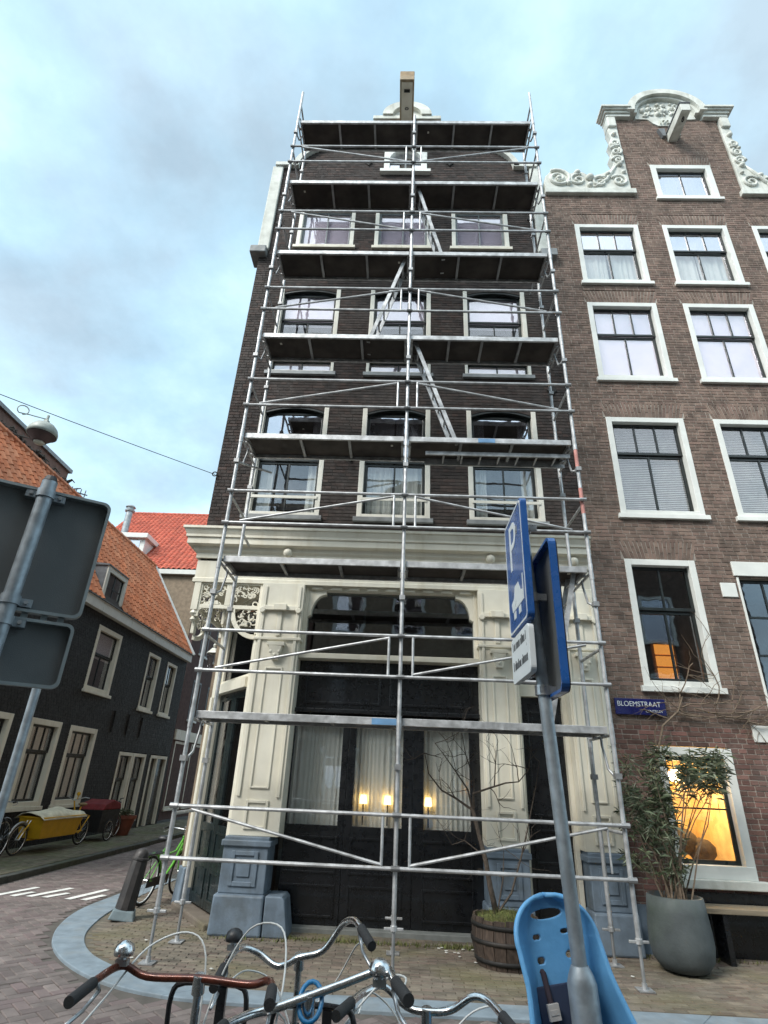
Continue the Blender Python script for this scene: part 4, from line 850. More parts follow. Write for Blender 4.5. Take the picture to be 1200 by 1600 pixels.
MB().box(-20, -14, 8, 20, 0, 12.85).build('wall', 'brick_rust', rhb); MB().box(-20.1, -13.9, 7.9, 20.1, 12.85, 13.0).build('roof_edge', 'sill_grey', rhb)
tr = MB(); rn = random.Random(8)
for k in range(3): tr.tube([(-13.9, 20.1+.0, 11.2+k*.45), (-13.3, 20.6, 11.2+k*.45)], .03, 5)
for k in range(5): tr.tube([(-13.9+k*.13, 20.1+k*.11, 11.0), (-13.9+k*.13, 20.1+k*.11, 12.3)], .02, 5)
tr.build('roof_trellis', 'sill_grey', rhb)
hd = thing('pruned_climber', 'bare pruned climber along the top of the rust brown wall', 'plant', (-13.8, 15, 11.5))
q = MB(); q.tube([(-13.85, 12+i*.5, 11.9+.12*math.sin(i*1.7)) for i in range(17)], .07, 6)
for i in range(170):
    y = rn.uniform(12, 20); z = 11.9+rn.gauss(0, .08); q.tube([(-13.85, y, z), (-13.7+rn.uniform(-.1, .2), y+rn.uniform(-.2, .3), z+rn.uniform(-.15, .35)), (-13.6+rn.uniform(-.1, .2), y+rn.uniform(-.2, .6), z+rn.uniform(-.25, .35))], [.07, .05, .02], 5)
q.build('branches', 'bark', hd)
# houses across the street, behind the camera: they show in the window panes
for k, (x0, x1, h, m) in enumerate(((-14, -3.5, 10.5, 'brick_rust'), (-3.4, 4.0, 12.0, 'plaster_beige'), (4.1, 14, 11.0, 'brick_brown'))):
    oh = thing('opposite_house', ('rust brick house mirrored at the left in the shop glass', 'beige plastered house across the street mirrored in the shop panes', 'brown brick house mirrored in the gable house windows')[k], 'house', ((x0+x1)/2, -6, 0), 'houses across the street')
    MB().box(x0, x1, -14, -5, 0, h).build('wall', m, oh); MB().prism([(x0, h), (x1, h), ((x0+x1)/2, h+2.2)], -14, -5.05).build('roof', 'roof_felt', oh)
    for i in range(int((x1-x0)/2.4)):
        for z in (1, 4, 7):
            x = x0+.7+i*2.4; wf = MB().frame(x, x+1.3, z, z+1.9, .12, -5.0, -4.9).build('window', 'white_paint', oh); MB().box(x+.12, x+1.18, -4.98, -4.97, z+.12, z+1.78).build('pane', 'glass_sky', wf)
# ------------------------------------------------------------------ scaffold
SX = [-2.455, .025, 2.51]; YF, YR = 7.02, 7.85; LV = [2.4+2*i for i in range(7)]
scf = thing('scaffold', 'aluminium tube scaffold seven decks high in front of the corner house', 'scaffold', (.025, 7.4, 0))
def tb(a, b, rad=.024, name='tube', m='alu', par=None, n=8): return MB().cyl(a, b, rad, n=n).build(name, m, par or scf, smooth=False, auto=True)
for i, x in enumerate(SX):
    for y in (YF, YR):
        lean = .0; top = 15.4 if i != 1 else 14.55
        fz = .42 if y == YF else .36
        u = tb((x, y, fz), (x, y, top), .0255, 'upright', n=10)
        for k in range(7): MB().cyl((x, y, LV[k]-.16), (x, y, LV[k]+.06), .030, n=10).build('joint_sleeve', 'alu', u, auto=True)
        for k in range(1, 14, 2): MB().box(x-.036, x+.036, y-.05, y+.034, LV[0]-2+k*1.0+.475, LV[0]-2+k*1.0+.535).build('coupler', 'alu_dull', u)
        j = MB().cyl((x, y, .012), (x, y, .62), .017).build('base_jack', 'alu_dull', scf, auto=True)
        jz = fz-.03 if not (i == 0) else fz+.02
        MB().cyl((x, y, jz-.02), (x, y, jz+.03), .036, n=10).box(x-.1, x+.1, y-.014, y+.014, jz-.012, jz+.012).build('wing_nut', 'alu', j, bev=.004)
        MB().box(x-.075, x+.075, y-.075, y+.075, .002, .012).cyl((x, y, .012), (x, y, .06), .026).build('base_plate', 'alu', j)
    for k in range(8):
        zb = .4+2*k
        for dz in ((0, 1.0) if i != 1 else (0,)):
            if k == 7 and dz > .6: continue
            if zb+dz < .5: continue
            tb((x, YF, zb+dz-.06), (x, YR, zb+dz-.06), .0185, 'rung')
    for k in range(7):
        if i != 1:
            s = 1 if i == 0 else -1
            MB().tube([(x+s*.02, YF+.02, LV[k]-.5), (x+s*.03, YF+.18, LV[k]-.42), (x+s*.03, YF+.30, LV[k]-.16), (x+s*.03, YF+.31, LV[k]-.07)], .016, 6).build('knee_brace', 'alu_dull', scf, smooth=True)
    if i != 1:
        tb((x, YF, 14.95), (x, YR, 14.95), .0185, 'rung'); tb((x, YF, 14.5), (x, YR, 15.3), .016, 'diagonal_brace')
U, D_ = 1, 0     # diagonal from the outer end: rises inward (U) or falls inward (D_)
pat = [(D_, D_), (U, D_), (U, U), (U, U), (U, U), (D_, U), (D_, D_)]
for k in range(7):
    z0 = .4+2*k+(.0 if k else .02)
    for bay in (0, 1):
        a, b = SX[bay], SX[bay+1]; yr = YF-.045
        for dz in (.5, 1.0): 
            g = tb((a-.02, yr, z0+dz-.0), (b-.03 if bay == 0 else b+.03, yr, z0+dz), .0205, 'guard_rail', n=10)
            for xe in (a, b): MB().cyl((xe-.045, yr, z0+dz), (xe+.045, yr, z0+dz), .028, n=8).build('rail_clamp', 'alu_dull', g, auto=True)
        xi = b-.15 if bay == 0 else a+.15; xo = a+.2 if bay == 0 else b-.2
        tb((xi, yr, z0+.5), (xi, yr, z0+1.0), .0165, 'rail_post'); tb((xo, yr+.003, z0+.55), (xo, yr+.003, z0+.98), .012, 'rail_post') if k in (0,) and bay == 1 else None
        zi, zo = (z0+.97, z0+.53) if pat[k][bay] == U else (z0+.53, z0+.97)
        tb((xo, yr, zo), (xi, yr, zi), .0165, 'diagonal_brace')
rn = random.Random(3)
for k in range(7):
    for bay in (0, 1):
        a, b = SX[bay]+.035, SX[bay+1]-.035; z = LV[k]+.035; y0, y1 = 7.055, 7.66
        if k == 0: y1 = 7.62
        d = MB().box(a, b, y0, y0+.035, z-.085, z).box(a, b, y1-.035, y1, z-.085, z).box(a, a+.035, y0+.035, y1-.035, z-.083, z-.002).box(b-.035, b, y0+.035, y1-.035, z-.083, z-.002).build('deck', 'alu', scf, bev=.004)
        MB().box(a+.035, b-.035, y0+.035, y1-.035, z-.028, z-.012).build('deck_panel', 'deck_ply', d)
        nb_ = 4 if (k == 3 and bay) else 3
        for q in range(1, nb_): xx = a+(b-a)*(q/nb_)+rn.uniform(-.05, .05); MB().box(xx-.02, xx+.02, y0+.035, y1-.035, z-.065, z-.0285).build('crossbar', 'alu_dull', d)
        if rn.random() < .7:
            xx = rn.choice((a+.25, b-.3, b-.2)); MB().box(xx, xx+.035, y0+.2, y0+.24, z-.034, z-.0285).build('grip_hole', 'opal', d)
        for xe in (a, b-.06):
            for ye in (y0+.1, y1-.16): MB().box(xe+(-.02 if xe == a else .02), xe+.06+(-.02 if xe == a else .02), ye, ye+.05, z-.105, z-.086).build('deck_hook', 'alu_dull', d)
MB().box(-.3, .02, 7.049, 7.0545, 2.355, 2.425).build('tape_mark', 'blue_tape', scf); MB().box(1.1, 1.35, 7.049, 7.0545, 6.355, 6.425).build('tape_mark', 'blue_tape', scf)
for z0, z1 in ((5.95, 6.25), (5.2, 5.6)): MB().cyl((SX[2], YF, z0), (SX[2], YF, z1), .0268, n=10).build('tape_mark', 'red_faded', scf)
tb((SX[0], YR, 5.1), (SX[0]-.02, 8.44, 5.1), .02, 'wall_tie'); tb((SX[2], YR, 10.9), (SX[2], 8.44, 10.9), .02, 'wall_tie'); tb((SX[0], YF, 5.0+.9), (SX[0]+.3, YR, 6.2), .018, 'diagonal_brace')
def ladder(x0, z0, x1, z1, label, y0=7.2, y1=7.5):
    L_ = math.hypot(x1-x0, z1-z0); ex = .06
    t = thing('ladder', label, 'ladder', (x0, (y0+y1)/2, z0), 'scaffold ladders')
    dx, dz = (x1-x0)/L_, (z1-z0)/L_
    for y in (y0, y1):
        px, pz = -dz, dx; q = [(x0+px*.03, z0+pz*.03), (x0-px*.03, z0-pz*.03), (x1+dx*ex-px*.03, z1+dz*ex-pz*.03), (x1+dx*ex+px*.03, z1+dz*ex+pz*.03)]
        MB().prism(q, y-.013, y+.013).build('rail', 'alu', t)
    n = int(L_/.28)
    for i in range(1, n+1):
        f = i/(n+.5); MB().cyl((x0+(x1-x0)*f, y0, z0+(z1-z0)*f), (x0+(x1-x0)*f, y1, z0+(z1-z0)*f), .015).build('rung', 'alu', t, auto=True)
ladder(.62, 10.4, .14, 12.4, 'aluminium ladder leaning up to the deck below the attic window')
ladder(-.66, 8.4, -.08, 10.4, 'aluminium ladder leaning right in the left bay above the row of low windows')
ladder(.8, 6.4, .14, 8.4, 'aluminium ladder leaning left past the middle low window')
ladder(1.85, 2.4, 2.34, 4.4, 'aluminium ladder at the right end behind the blue parking sign')
ladder(.32, 6.24, 2.42, 6.24, 'aluminium ladder stowed flat under the third deck', 7.2, 7.5)

# ------------------------------------------------------------------ traffic signs
def rrect(w_, h_, rd, n=5):
    P = []
    for cx, cz, a in ((w_/2-rd, h_/2-rd, 0), (-w_/2+rd, h_/2-rd, 90), (-w_/2+rd, -h_/2+rd, 180), (w_/2-rd, -h_/2+rd, 270)): P += [(cx+rd*math.cos(R(a+90*i/n)), cz+rd*math.sin(R(a+90*i/n))) for i in range(n+1)]
    return P
def plate(parent, T_, w_, h_, name, face, rim, rd=.035, th=.03, lip=.012, hollow=True):
    """sign seen from the back: a face sheet with a folded rim standing towards local -y"""
    P = rrect(w_, h_, rd); o = MB(T_).prism(P, 0, .004).build(name, face, parent)
    Q = rrect(w_-2*lip, h_-2*lip, rd-lip*.7); m = MB(T_); n = len(P)
    for i in range(n):
        j = (i+1) % n; m.prism([P[i], P[j], Q[j], Q[i]], -th, -.0005)
    m.build('rim', rim, o); return o
ph = R(30); PX, PY = -1.53, 2.09
ls = thing('road_sign', 'dark grey backs of two square road signs on a galvanised pole at the left', 'sign', (PX, PY, 0))
MB().tube([(PX, PY, 0), (PX, PY, 2.86)], .030, 14).build('pole', 'steel_galv', ls, auto=True); MB().cyl((PX, PY, 2.86), (PX, PY, 2.885), .031, .02, 14).build('pole_cap', 'plastic_black', ls)
def TS(cu, cz): return lambda x, y, z: (PX+math.cos(ph)*(cu+x)-math.sin(ph)*(.05+y), PY+math.sin(ph)*(cu+x)+math.cos(ph)*(.05+y), cz+z)
plate(ls, TS(-.02, 2.565), .56, .53, 'sign_plate', 'sign_back', 'sign_edge', th=.035); plate(ls, TS(-.0, 2.15), .50, .255, 'sign_plate', 'sign_back', 'sign_edge', th=.03, rd=.03)
for z in (2.80, 2.335, 2.255):
    T_ = TS(0, z); MB(T_).cyl((0, -.05, -.018), (0, -.05, .018), .036, n=14).box(-.075, .075, -.03, -.002, -.016, .016).build('clamp', 'steel_galv', ls, auto=True); MB(T_).cyl((.055, -.045, 0), (.055, -.03, 0), .009, n=6).cyl((-.055, -.045, 0), (-.055, -.03, 0), .009, n=6).build('bolt', 'chrome_dull', ls)
for x in (.06, .13, .19): MB(TS(x, 2.29)).box(-.012, .012, -.01, -.002, -.02, .012).build('bracket_strip', 'sign_edge', ls)
sp2 = thing('sign_post', 'slim galvanised post showing below the small sign back', 'post', (-2.46, 3.9, 0)); MB().cyl((-2.46, 3.9, 0), (-2.46, 3.9, 2.5), .028, n=12).build('pole', 'steel_galv', sp2, auto=True); MB().box(-2.5, -2.42, 3.86, 3.94, 0, .015).build('foot', 'steel_galv', sp2)
# blue parking sign with its pole
ps = thing('parking_sign', 'blue parking sign with white undersign on a galvanised pole', 'sign', (.72, 2.45, 0))
pp = lambda z: (.72-.05*z, 2.45, z)
MB().tube([pp(0), pp(1.15), pp(1.175), pp(1.2)], [.05, .05, .042, .03], 18).build('pole_sleeve', 'steel_galv', ps, auto=True); MB().tube([pp(1.18), pp(2.95)], .0265, 16).build('pole', 'steel_galv', ps, auto=True)
# left-facing panel: local x runs away from the camera to text-left, y = -X outwards
YN, YD = 2.34, 2.72
TP = lambda x, y, z: (.545-y*1.0, 2.53-x, z)       # x>0 nearer the camera, y>0 towards -X
pn = MB(lambda x, y, z: TP(x, -y, z)).prism([(a, 2.69+b) for a, b in rrect(.40, .58, .03)], 0, .03).build('sign_panel', 'sign_blue', ps, bev=.002)
m = MB(TP); P = [(a, 2.69+b) for a, b in rrect(.385, .565, .028)]; Q = [(a, 2.69+b) for a, b in rrect(.367, .547, .022)]
for i in range(len(P)): j = (i+1) % len(P); m.prism([P[i], P[j], Q[j], Q[i]], .0005, .0015)
m.build('white_border', 'sign_white', pn)
text('P', .34, lambda x, y, z: (.5444-z, 2.53+.11-x, 2.70+y), 'sign_white', pn, 'letter', .0008)
cr = MB(TP); cr.prism([(-.10, 2.50), (-.12, 2.545), (-.06, 2.56), (-.03, 2.61), (.05, 2.61), (.09, 2.56), (.13, 2.55), (.13, 2.50)], .0005, .0015); cr.prism([(.135, 2.5), (.15, 2.5), (.15, 2.62), (.135, 2.62)], .0005, .0015); cr.prism([(.03, 2.46), (.08, 2.46), (.08, 2.495), (.03, 2.495)], .0005, .0015); cr.prism([(-.08, 2.46), (-.03, 2.46), (-.03, 2.495), (-.08, 2.495)], .0005, .0015); cr.build('car_pictogram', 'sign_white', pn)
un = MB(lambda x, y, z: TP(x, -y, z)).prism([(a-.01, 2.283+b) for a, b in rrect(.38, .205, .025)], 0, .025).build('undersign', 'sign_white', ps, bev=.002); ik = MB(TP); rn = random.Random(14)
for z in (2.325, 2.235):
    x = -.16
    while x < .14:
        w_ = rn.uniform(.006, .013); h = rn.choice((.028, .03, .04)); ik.prism([(x, z), (x+w_, z), (x+w_, z+h), (x, z+h)], .0004, .0012); x += w_+rn.choice((.006, .008, .02))
ik.build('print', 'ink', un, kind='stuff')
TQ = lambda x, y, z: (.662+y, 2.43-x, z)
P2 = plate(ps, lambda x, y, z: TQ(x, y, 2.415+z), .40, .65, 'sign_panel', 'plastic_black', 'sign_blue', rd=.04, th=.03, lip=.012)
MB(lambda x, y, z: TQ(x, y, 2.415+z)).prism(rrect(.38, .63, .03), -.002, -.0005).build('panel_back', 'sign_back', P2)
for z in (2.86, 2.52, 2.12):
    x = pp(z)[0]; MB().cyl((x, 2.45, z-.02), (x, 2.45, z+.02), .036, n=14).box(x-.022, x+.06, 2.42, 2.436, z-.015, z+.015).build('clamp', 'chrome_dull', ps, auto=True)

# ------------------------------------------------------------------ bicycles
def wheel(par, c, rad=.33, name='wheel', rim='chrome', T_=None, ax='x', ns=18, tyre='rubber'):
    o = MB(T_).ring(c, rad, .019, ax, 34, 6).build(name, tyre, par, smooth=True)
    MB(T_).ring(c, rad-.026, .012, ax, 34, 4).build('rim', rim, o, smooth=True)
    s = MB(T_)
    for k in range(ns):
        a = 2*math.pi*k/ns; d = .02*(1 if k % 2 else -1)
        if ax == 'x': s.tube([(c[0]+d, c[1], c[2]), (c[0], c[1]+(rad-.03)*math.cos(a), c[2]+(rad-.03)*math.sin(a))], .0016, 3, False)
    s.build('spokes', 'chrome_dull', o, kind='stuff', recalc=False)
    MB(T_).cyl((c[0]-.045, c[1], c[2]), (c[0]+.045, c[1], c[2]), .02, n=8).build('hub', 'chrome_dull', o, auto=True); return o
def bike(label, loc, bars, fm='frame_black', barm='chrome', grips=((0, 2), (-3, None)), rotz=0, bell=None, cables=(), saddle='plastic_black', rim='chrome', stem=None, rack=False, lean=0, sz=1.0, grp='bicycles parked in the foreground', gripr=.0165, headz=.95, saddle_z=.95):
    t = thing('bicycle', label, 'bicycle', loc, grp, world=False, rot=(0, lean, rotz)); t.scale = (sz, sz, sz)
    wheel(t, (0, -.55, .345), rim=rim); wheel(t, (0, .55, .345), rim=rim)
    hx, hy, hz = stem if stem else (0, .33, 1.06)
    fr_ = MB().tube([(0, -.03, .29), (0, -.2, .80)], .017, 8).tube([(0, -.03, .29), (0, .2, .5), (0, .39, .80)], .019, 8).tube([(0, -.16, .66), (0, .2, .7), (0, .37, .88)], .017, 8)
    for s in (-1, 1): fr_.tube([(s*.02, -.03, .29), (s*.05, -.55, .345)], .011, 6).tube([(s*.015, -.19, .76), (s*.05, -.55, .345)], .009, 6)
    fr_.build('frame', fm, t, auto=True)
    fk = MB().tube([(0, .36, .92), (0, .42, .72)], .022, 8)
    for s in (-1, 1): fk.tube([(s*.045, .43, .70), (s*.05, .5, .5), (s*.05, .55, .345)], [.013, .012, .009], 6)
    fk.box(-.05, .05, .40, .46, .695, .72).build('fork', fm, t, auto=True)
    for y, a0, a1 in ((-.55, 10, 190), (.55, 30, 170)):
        MB().tube([(0, y+.375*math.cos(R(a)), .345+.375*math.sin(R(a))) for a in range(a0, a1+1, 12)], .02, 6).build('mudguard', fm, t, smooth=True)
    st = MB().tube([(0, .36, .9), (hx, hy+.01, hz-.02)], .0125, 10).cyl((hx, hy+.012, hz-.035), (hx, hy, hz+.014), .021, .019, 12).build('stem', 'chrome', t, auto=True)
    hb_ = MB(); P = [Vector(q) for q in bars]
    def cr_(P, n=5):     # catmull-rom
        out = []
        for i in range(len(P)-1):
            a, b, c, d = P[max(i-1, 0)], P[i], P[i+1], P[min(i+2, len(P)-1)]
            for k in range(n): s = k/n; out.append(.5*((2*b)+(c-a)*s+(2*a-5*b+4*c-d)*s*s+(3*b-a-3*c+d)*s**3))
        return out+[P[-1]]
    hb_ = hb_.tube(cr_(P), .0115, 10).build('handlebar', barm, t, smooth=True)
    for e0, e1 in ((P[0], P[1]), (P[-1], P[-2])):
        d = (e1-e0).normalized(); e2 = e0+d*min(.125, (e1-e0).length); e0_ = e0-d*.004
        MB().tube([e0_, e0_+d*.006, e2], [gripr*.96, gripr, gripr*.98], 12).build('grip', 'grip', hb_, auto=True)
        lv = e2+d*.02; MB().tube([lv, lv+Vector((0, .035, -.035)), lv+Vector((0, .0, -.055))-d*.05, lv+Vector((0, -.01, -.055))-d*.14], [.008, .007, .006, .005], 6).build('brake_lever', 'chrome_dull', hb_, smooth=True)
    if bell:
        b = Vector(bell[0]); MB().lathe([(.031, -.012), (.033, 0), (.028, .016), (.014, .026), (.001, .029)], b, 16).build('bell', bell[1], hb_, smooth=True); MB().cyl(b+Vector((0, 0, -.03)), b+Vector((0, 0, -.01)), .012).box(b.x-.02, b.x+.02, b.y-.012, b.y+.012, b.z-.04, b.z-.022).build('bell_clamp', 'chrome_dull', hb_)
    for cb in cables: MB().tube(cr_([Vector(q) for q in cb]), .0032, 6).build('brake_cable', 'cable' if cb is cables[0] or True else 'plastic_black', hb_, smooth=True)
    MB().tube([(0, -.2, .78), (0, -.24, saddle_z-.02)], .0125, 8).build('seat_post', 'chrome_dull', t, auto=True)
    sd_ = MB(); sec = [(-.40, .075, -.01), (-.36, .10, .012), (-.28, .095, .012), (-.2, .05, .008), (-.12, .026, .0), (-.08, .02, -.02)]
    vs = []
    for y, hw, dz in sec: vs += [(-hw, y, saddle_z+dz-.035), (-hw*.85, y, saddle_z+dz), (0, y, saddle_z+dz+.012), (hw*.85, y, saddle_z+dz), (hw, y, saddle_z+dz-.035)]
    sd_.add(vs, [(i*5+k, i*5+k+1, i*5+6+k, i*5+5+k) for i in range(5) for k in range(4)]+[(0, 1, 2, 3, 4), (29, 28, 27, 26, 25)]+[(i*5, i*5+5, i*5+9, i*5+4) for i in range(5)]); sd_.build('saddle', saddle, t, smooth=True)
    MB().tube([(.06, -.03, .29), (.06, -.18, .29)], .012, 6).box(.06, .13, -.22, -.14, .28, .3).tube([(-.06, -.03, .29), (-.06, .12, .29)], .012, 6).box(-.13, -.06, .08, .16, .28, .3).ring((.045, -.03, .29), .09, .006, 'x', 24, 4).build('crank', 'chrome_dull', t)
    MB().box(.035, .055, -.6, .06, .25, .38).build('chain_case', 'plastic_black', t, bev=.008)
    ra = MB().box(-.07, .07, -.8, -.3, .72, .735)
    for s in (-1, 1): ra.tube([(s*.06, -.7, .72), (s*.05, -.56, .35)], .006, 5)
    ra.build('rear_rack', 'frame_black', t)
    if rack:   # front carrier loop
        rk = MB(); q = [(-.13, .5, .98), (-.13, .5, 1.06), (-.09, .5, 1.095), (.09, .5, 1.095), (.13, .5, 1.06), (.13, .5, .98)]; rk.tube(cr_([Vector(v) for v in q], 3), .009, 8)
        for x in (-.13, -.045, .045, .13): rk.tube([(x, .5, .98), (x, .5, .80), (x, .80, .80)], .008, 6)
        rk.tube([(-.13, .8, .8), (.13, .8, .8)], .008, 6); rk.tube([(-.13, .5, .9), (.13, .5, .9)], .007, 6); rk.box(.03, .06, .49, .51, .82, 1.09)
        for s in (-1, 1): rk.tube([(s*.12, .6, .8), (s*.05, .55, .345)], .007, 6)
        rk.build('front_carrier', 'frame_black', t, auto=True)
    return t
def off(pts, o): return [(x-o[0], y-o[1], z-o[2]) for x, y, z in pts]
o1 = (-.62, 1.94, 0)
bike('bicycle with brown handlebar, black grips and front carrier, leftmost in the foreground', o1, off([(-.91, 2.02, 1.15), (-.905, 2.2, 1.165), (-.885, 2.31, 1.165), (-.80, 2.31, 1.14), (-.62, 2.28, 1.15), (-.45, 2.25, 1.15), (-.385, 2.22, 1.17), (-.355, 2.14, 1.175), (-.335, 2.0, 1.175)], o1), barm='bar_brown',
     bell=(off([(-.885, 2.29, 1.21)], o1)[0], 'chrome'), stem=(0, .34, 1.145), rack=True, cables=[off([(-.95, 2.05, 1.0), (-.9, 2.25, 1.1), (-.84, 2.38, 1.2), (-.72, 2.42, 1.24), (-.64, 2.4, 1.18), (-.62, 2.35, .95)], o1), off([(-.33, 2.06, 1.06), (-.33, 2.2, 1.2), (-.38, 2.36, 1.28), (-.5, 2.42, 1.26), (-.58, 2.4, 1.12), (-.62, 2.36, .95)], o1)])
o2 = (-.35, 2.33, 0)
bike('bicycle with swept chrome handlebar raised at the right, behind the brown one', o2, off([(-.585, 2.35, 1.11), (-.59, 2.5, 1.14), (-.575, 2.64, 1.155), (-.52, 2.70, 1.13), (-.43, 2.68, 1.095), (-.35, 2.66, 1.13), (-.26, 2.66, 1.155), (-.19, 2.62, 1.245), (-.145, 2.56, 1.275), (-.11, 2.47, 1.27), (-.065, 2.35, 1.245)], o2), stem=(0, .34, 1.125), bell=(off([(-.59, 2.58, 1.20)], o2)[0], 'plastic_black'), fm='frame_black', cables=[off([(-.1, 2.5, 1.22), (-.14, 2.7, 1.16), (-.22, 2.8, 1.02), (-.34, 2.76, .9), (-.35, 2.72, .8)], o2), off([(-.58, 2.5, 1.08), (-.56, 2.75, 1.06), (-.46, 2.83, 1.0), (-.36, 2.78, .85)], o2)])
o3 = (-.24, 1.78, 0)
b3 = bike('bicycle with straight silver handlebar and blue cable lock, in the middle foreground', o3, off([(-.47, 1.86, 1.13), (-.45, 1.98, 1.13), (-.40, 2.07, 1.13), (-.33, 2.1, 1.14), (-.24, 2.12, 1.165), (-.13, 2.15, 1.195), (-.04, 2.16, 1.225), (-.01, 2.13, 1.24), (.012, 2.02, 1.24), (.05, 1.88, 1.235)], o3), stem=(0, .345, 1.155), rack=True, bell=(off([(-.03, 2.09, 1.245)], o3)[0], 'chrome'), cables=[off([(.02, 2.03, 1.19), (.05, 2.2, 1.2), (-.02, 2.32, 1.16), (-.16, 2.3, 1.02), (-.23, 2.22, .85)], o3), off([(-.44, 2.0, 1.08), (-.42, 2.2, 1.1), (-.33, 2.28, 1.06), (-.25, 2.24, .9)], o3)])
o4 = (.13, 2.12, 0)
bike('bicycle with bent chrome handlebar, rightmost beside the blue child seat', o4, off([(-.16, 2.2, 1.10), (-.105, 2.38, 1.10), (-.07, 2.45, 1.10), (-.02, 2.50, 1.10), (.06, 2.49, 1.05), (.13, 2.47, 1.045), (.21, 2.46, 1.055), (.28, 2.42, 1.105), (.325, 2.38, 1.11), (.355, 2.3, 1.10), (.39, 2.16, 1.085)], o4), stem=(0, .35, 1.04), fm='teal', cables=[off([(.35, 2.3, 1.05), (.37, 2.5, 1.06), (.28, 2.6, 1.0), (.16, 2.56, .88), (.13, 2.5, .8)], o4), off([(-.1, 2.4, 1.05), (-.07, 2.58, 1.06), (.03, 2.62, .98), (.12, 2.54, .82)], o4)])
lk = MB().tube([(-.235+.034*math.cos(a/16*2*math.pi), 2.13+.03*math.sin(a/16*2*math.pi), 1.15+.04*math.sin(a/16*2*math.pi)) for a in range(16)], .007, 8, closed=True).build('cable_lock', 'lock_blue', smooth=True); tag(lk, 'blue cable lock looped round the silver handlebar', 'lock')
# reversed bicycle that carries the child seat
o5 = (.80, 1.95, 0)
bike('bicycle facing the camera that carries the blue child seat', o5, [(-.28, .12, 1.05), (-.28, .26, 1.06), (-.2, .33, 1.04), (0, .33, 1.04), (.2, .33, 1.04), (.28, .26, 1.06), (.28, .12, 1.05)], rotz=math.pi, fm='frame_blue')
cs = thing('child_seat', 'light blue plastic child bicycle seat with dark harness straps', 'child seat', (.665, 2.50, .775))
sU = Vector((-.15, .10, .96)).normalized(); sR = Vector((1, .12, .14)).normalized(); sR = (sR-sU*sR.dot(sU)).normalized(); sN = sU.cross(sR)   # away from the camera
SO = Vector((.665, 2.50, .775))
def TSeat(x, y, z): return tuple(SO+sR*x+sN*y+sU*z)
def hw(v): 
    base = .15+.10*max(0, .62-v)**1.3/.62**1.3
    return base if v < .78 else base*math.sqrt(max(1-((v-.78)/.22)**2.2, 0.0))*.98+.004
m = MB(TSeat); NU, NV = 96, 150; H_ = .62; vs = []
for j in range(NV+1):
    v = j/NV
    for i in range(NU+1):
        u = -1+2*i/NU; x = u*hw(v); wing = max(0, abs(u)-.55)/.45
        vs.append((x, -wing**1.6*(.17*(1-v)**.8+.03), v*H_))
holes_ = [(0, .905, .062, .026), (-.055, .80, .016, .013), (.055, .81, .016, .013), (-.055, .69, .015, .018), (.055, .70, .015, .018), (-.06, .45, .004, .006), (.06, .47, .004, .006), (-.04, .36, .004, .006)]
fs = []
for j in range(NV):
    for i in range(NU):
        cxh = (-1+2*(i+.5)/NU)*hw((j+.5)/NV); cv = (j+.5)/NV
        if any(((cxh-a)/c)**2+((cv-b)/d)**2 < 1 for a, b, c, d in [(h[0], h[1], h[2], h[3]) for h in holes_]): continue
        a = j*(NU+1)+i; fs.append((a, a+1, a+NU+2, a+NU+1))
used = set(i for f_ in fs for i in f_)
for i in used:
    x, y, z = vs[i]; v = z/H_
    for a, b, c, d in holes_:
        ex, ez = (x-a)/c, (v-b)/d; q = math.hypot(ex, ez)
        if 1e-6 < q < 1.12: x, v = a+c*ex/q, b+d*ez/q; vs[i] = (x, y, v*H_)
m.add(vs, fs); sh = m.build('seat_shell', 'seat_blue', cs, smooth=True, recalc=True); md = sh.modifiers.new('solid', 'SOLIDIFY'); md.thickness = .016; md.offset = 0
MB(TSeat).box(-.17, .17, -.26, .02, -.03, .0).build('seat_pan', 'seat_blue', cs, bev=.01); MB(TSeat).box(-.05, .05, .0, .05, -.2, .12).build('mount', 'plastic_black', cs)
MB(TSeat).box(-.10, .10, -.02, -.010, .05, .36).build('back_pad', 'seat_pad', cs, bev=.004)
for s in (-1, 1):
    MB(TSeat).tube([(s*.06, .012, .405), (s*.06, -.015, .395), (s*.058, -.028, .30), (s*.05, -.04, .18), (s*.03, -.07, .06)], .0105, 6).build('strap', 'strap', cs, smooth=True)
    MB(TSeat).box(s*.058-.02, s*.058+.02, -.048, -.032, .27, .315).box(s*.058-.014, s*.058+.014, -.05, -.0485, .285, .30).build('buckle', 'buckle', cs, bev=.004)
# --- other parked cycles
bg5 = [(-.27, .1, 1.02), (-.27, .24, 1.03), (-.2, .33, 1.02), (0, .34, 1.02), (.2, .33, 1.02), (.27, .24, 1.03), (.27, .1, 1.02)]
bike('bright green bicycle parked between bollard and corner house', (-3.55, 10.12, 0), bg5, 'frame_green', 'chrome_dull', sz=.9, rotz=-.16, rim='sign_white', grp='bicycles parked in the side street', lean=.1, saddle='plastic_black')
bike('black bicycle with blue saddle cut off by the left edge', (-7.75, 12.1, .07), bg5, 'frame_black', 'chrome_dull', saddle='lock_blue', grp='bicycles parked in the side street', rotz=.1)
cb = thing('cargo_bicycle', 'yellow cargo bicycle with cream canvas cover beside the dark house', 'cargo bicycle', (-7.75, 14.45, .07), 'cargo bicycles', world=False, rot=(0, .03, -.06))
wheel(cb, (0, -1.35, .33), .31); wheel(cb, (0, 1.25, .35), .33)
MB().taper(-.26, .26, -.95, .55, .33, .78, -.06, -.1).build('box', 'cargo_yellow', cb, bev=.01); MB().box(-.35, .35, -1.07, .67, .765, .80).build('box_rim', 'cargo_yellow', cb, bev=.006)
m = MB(); vs = []
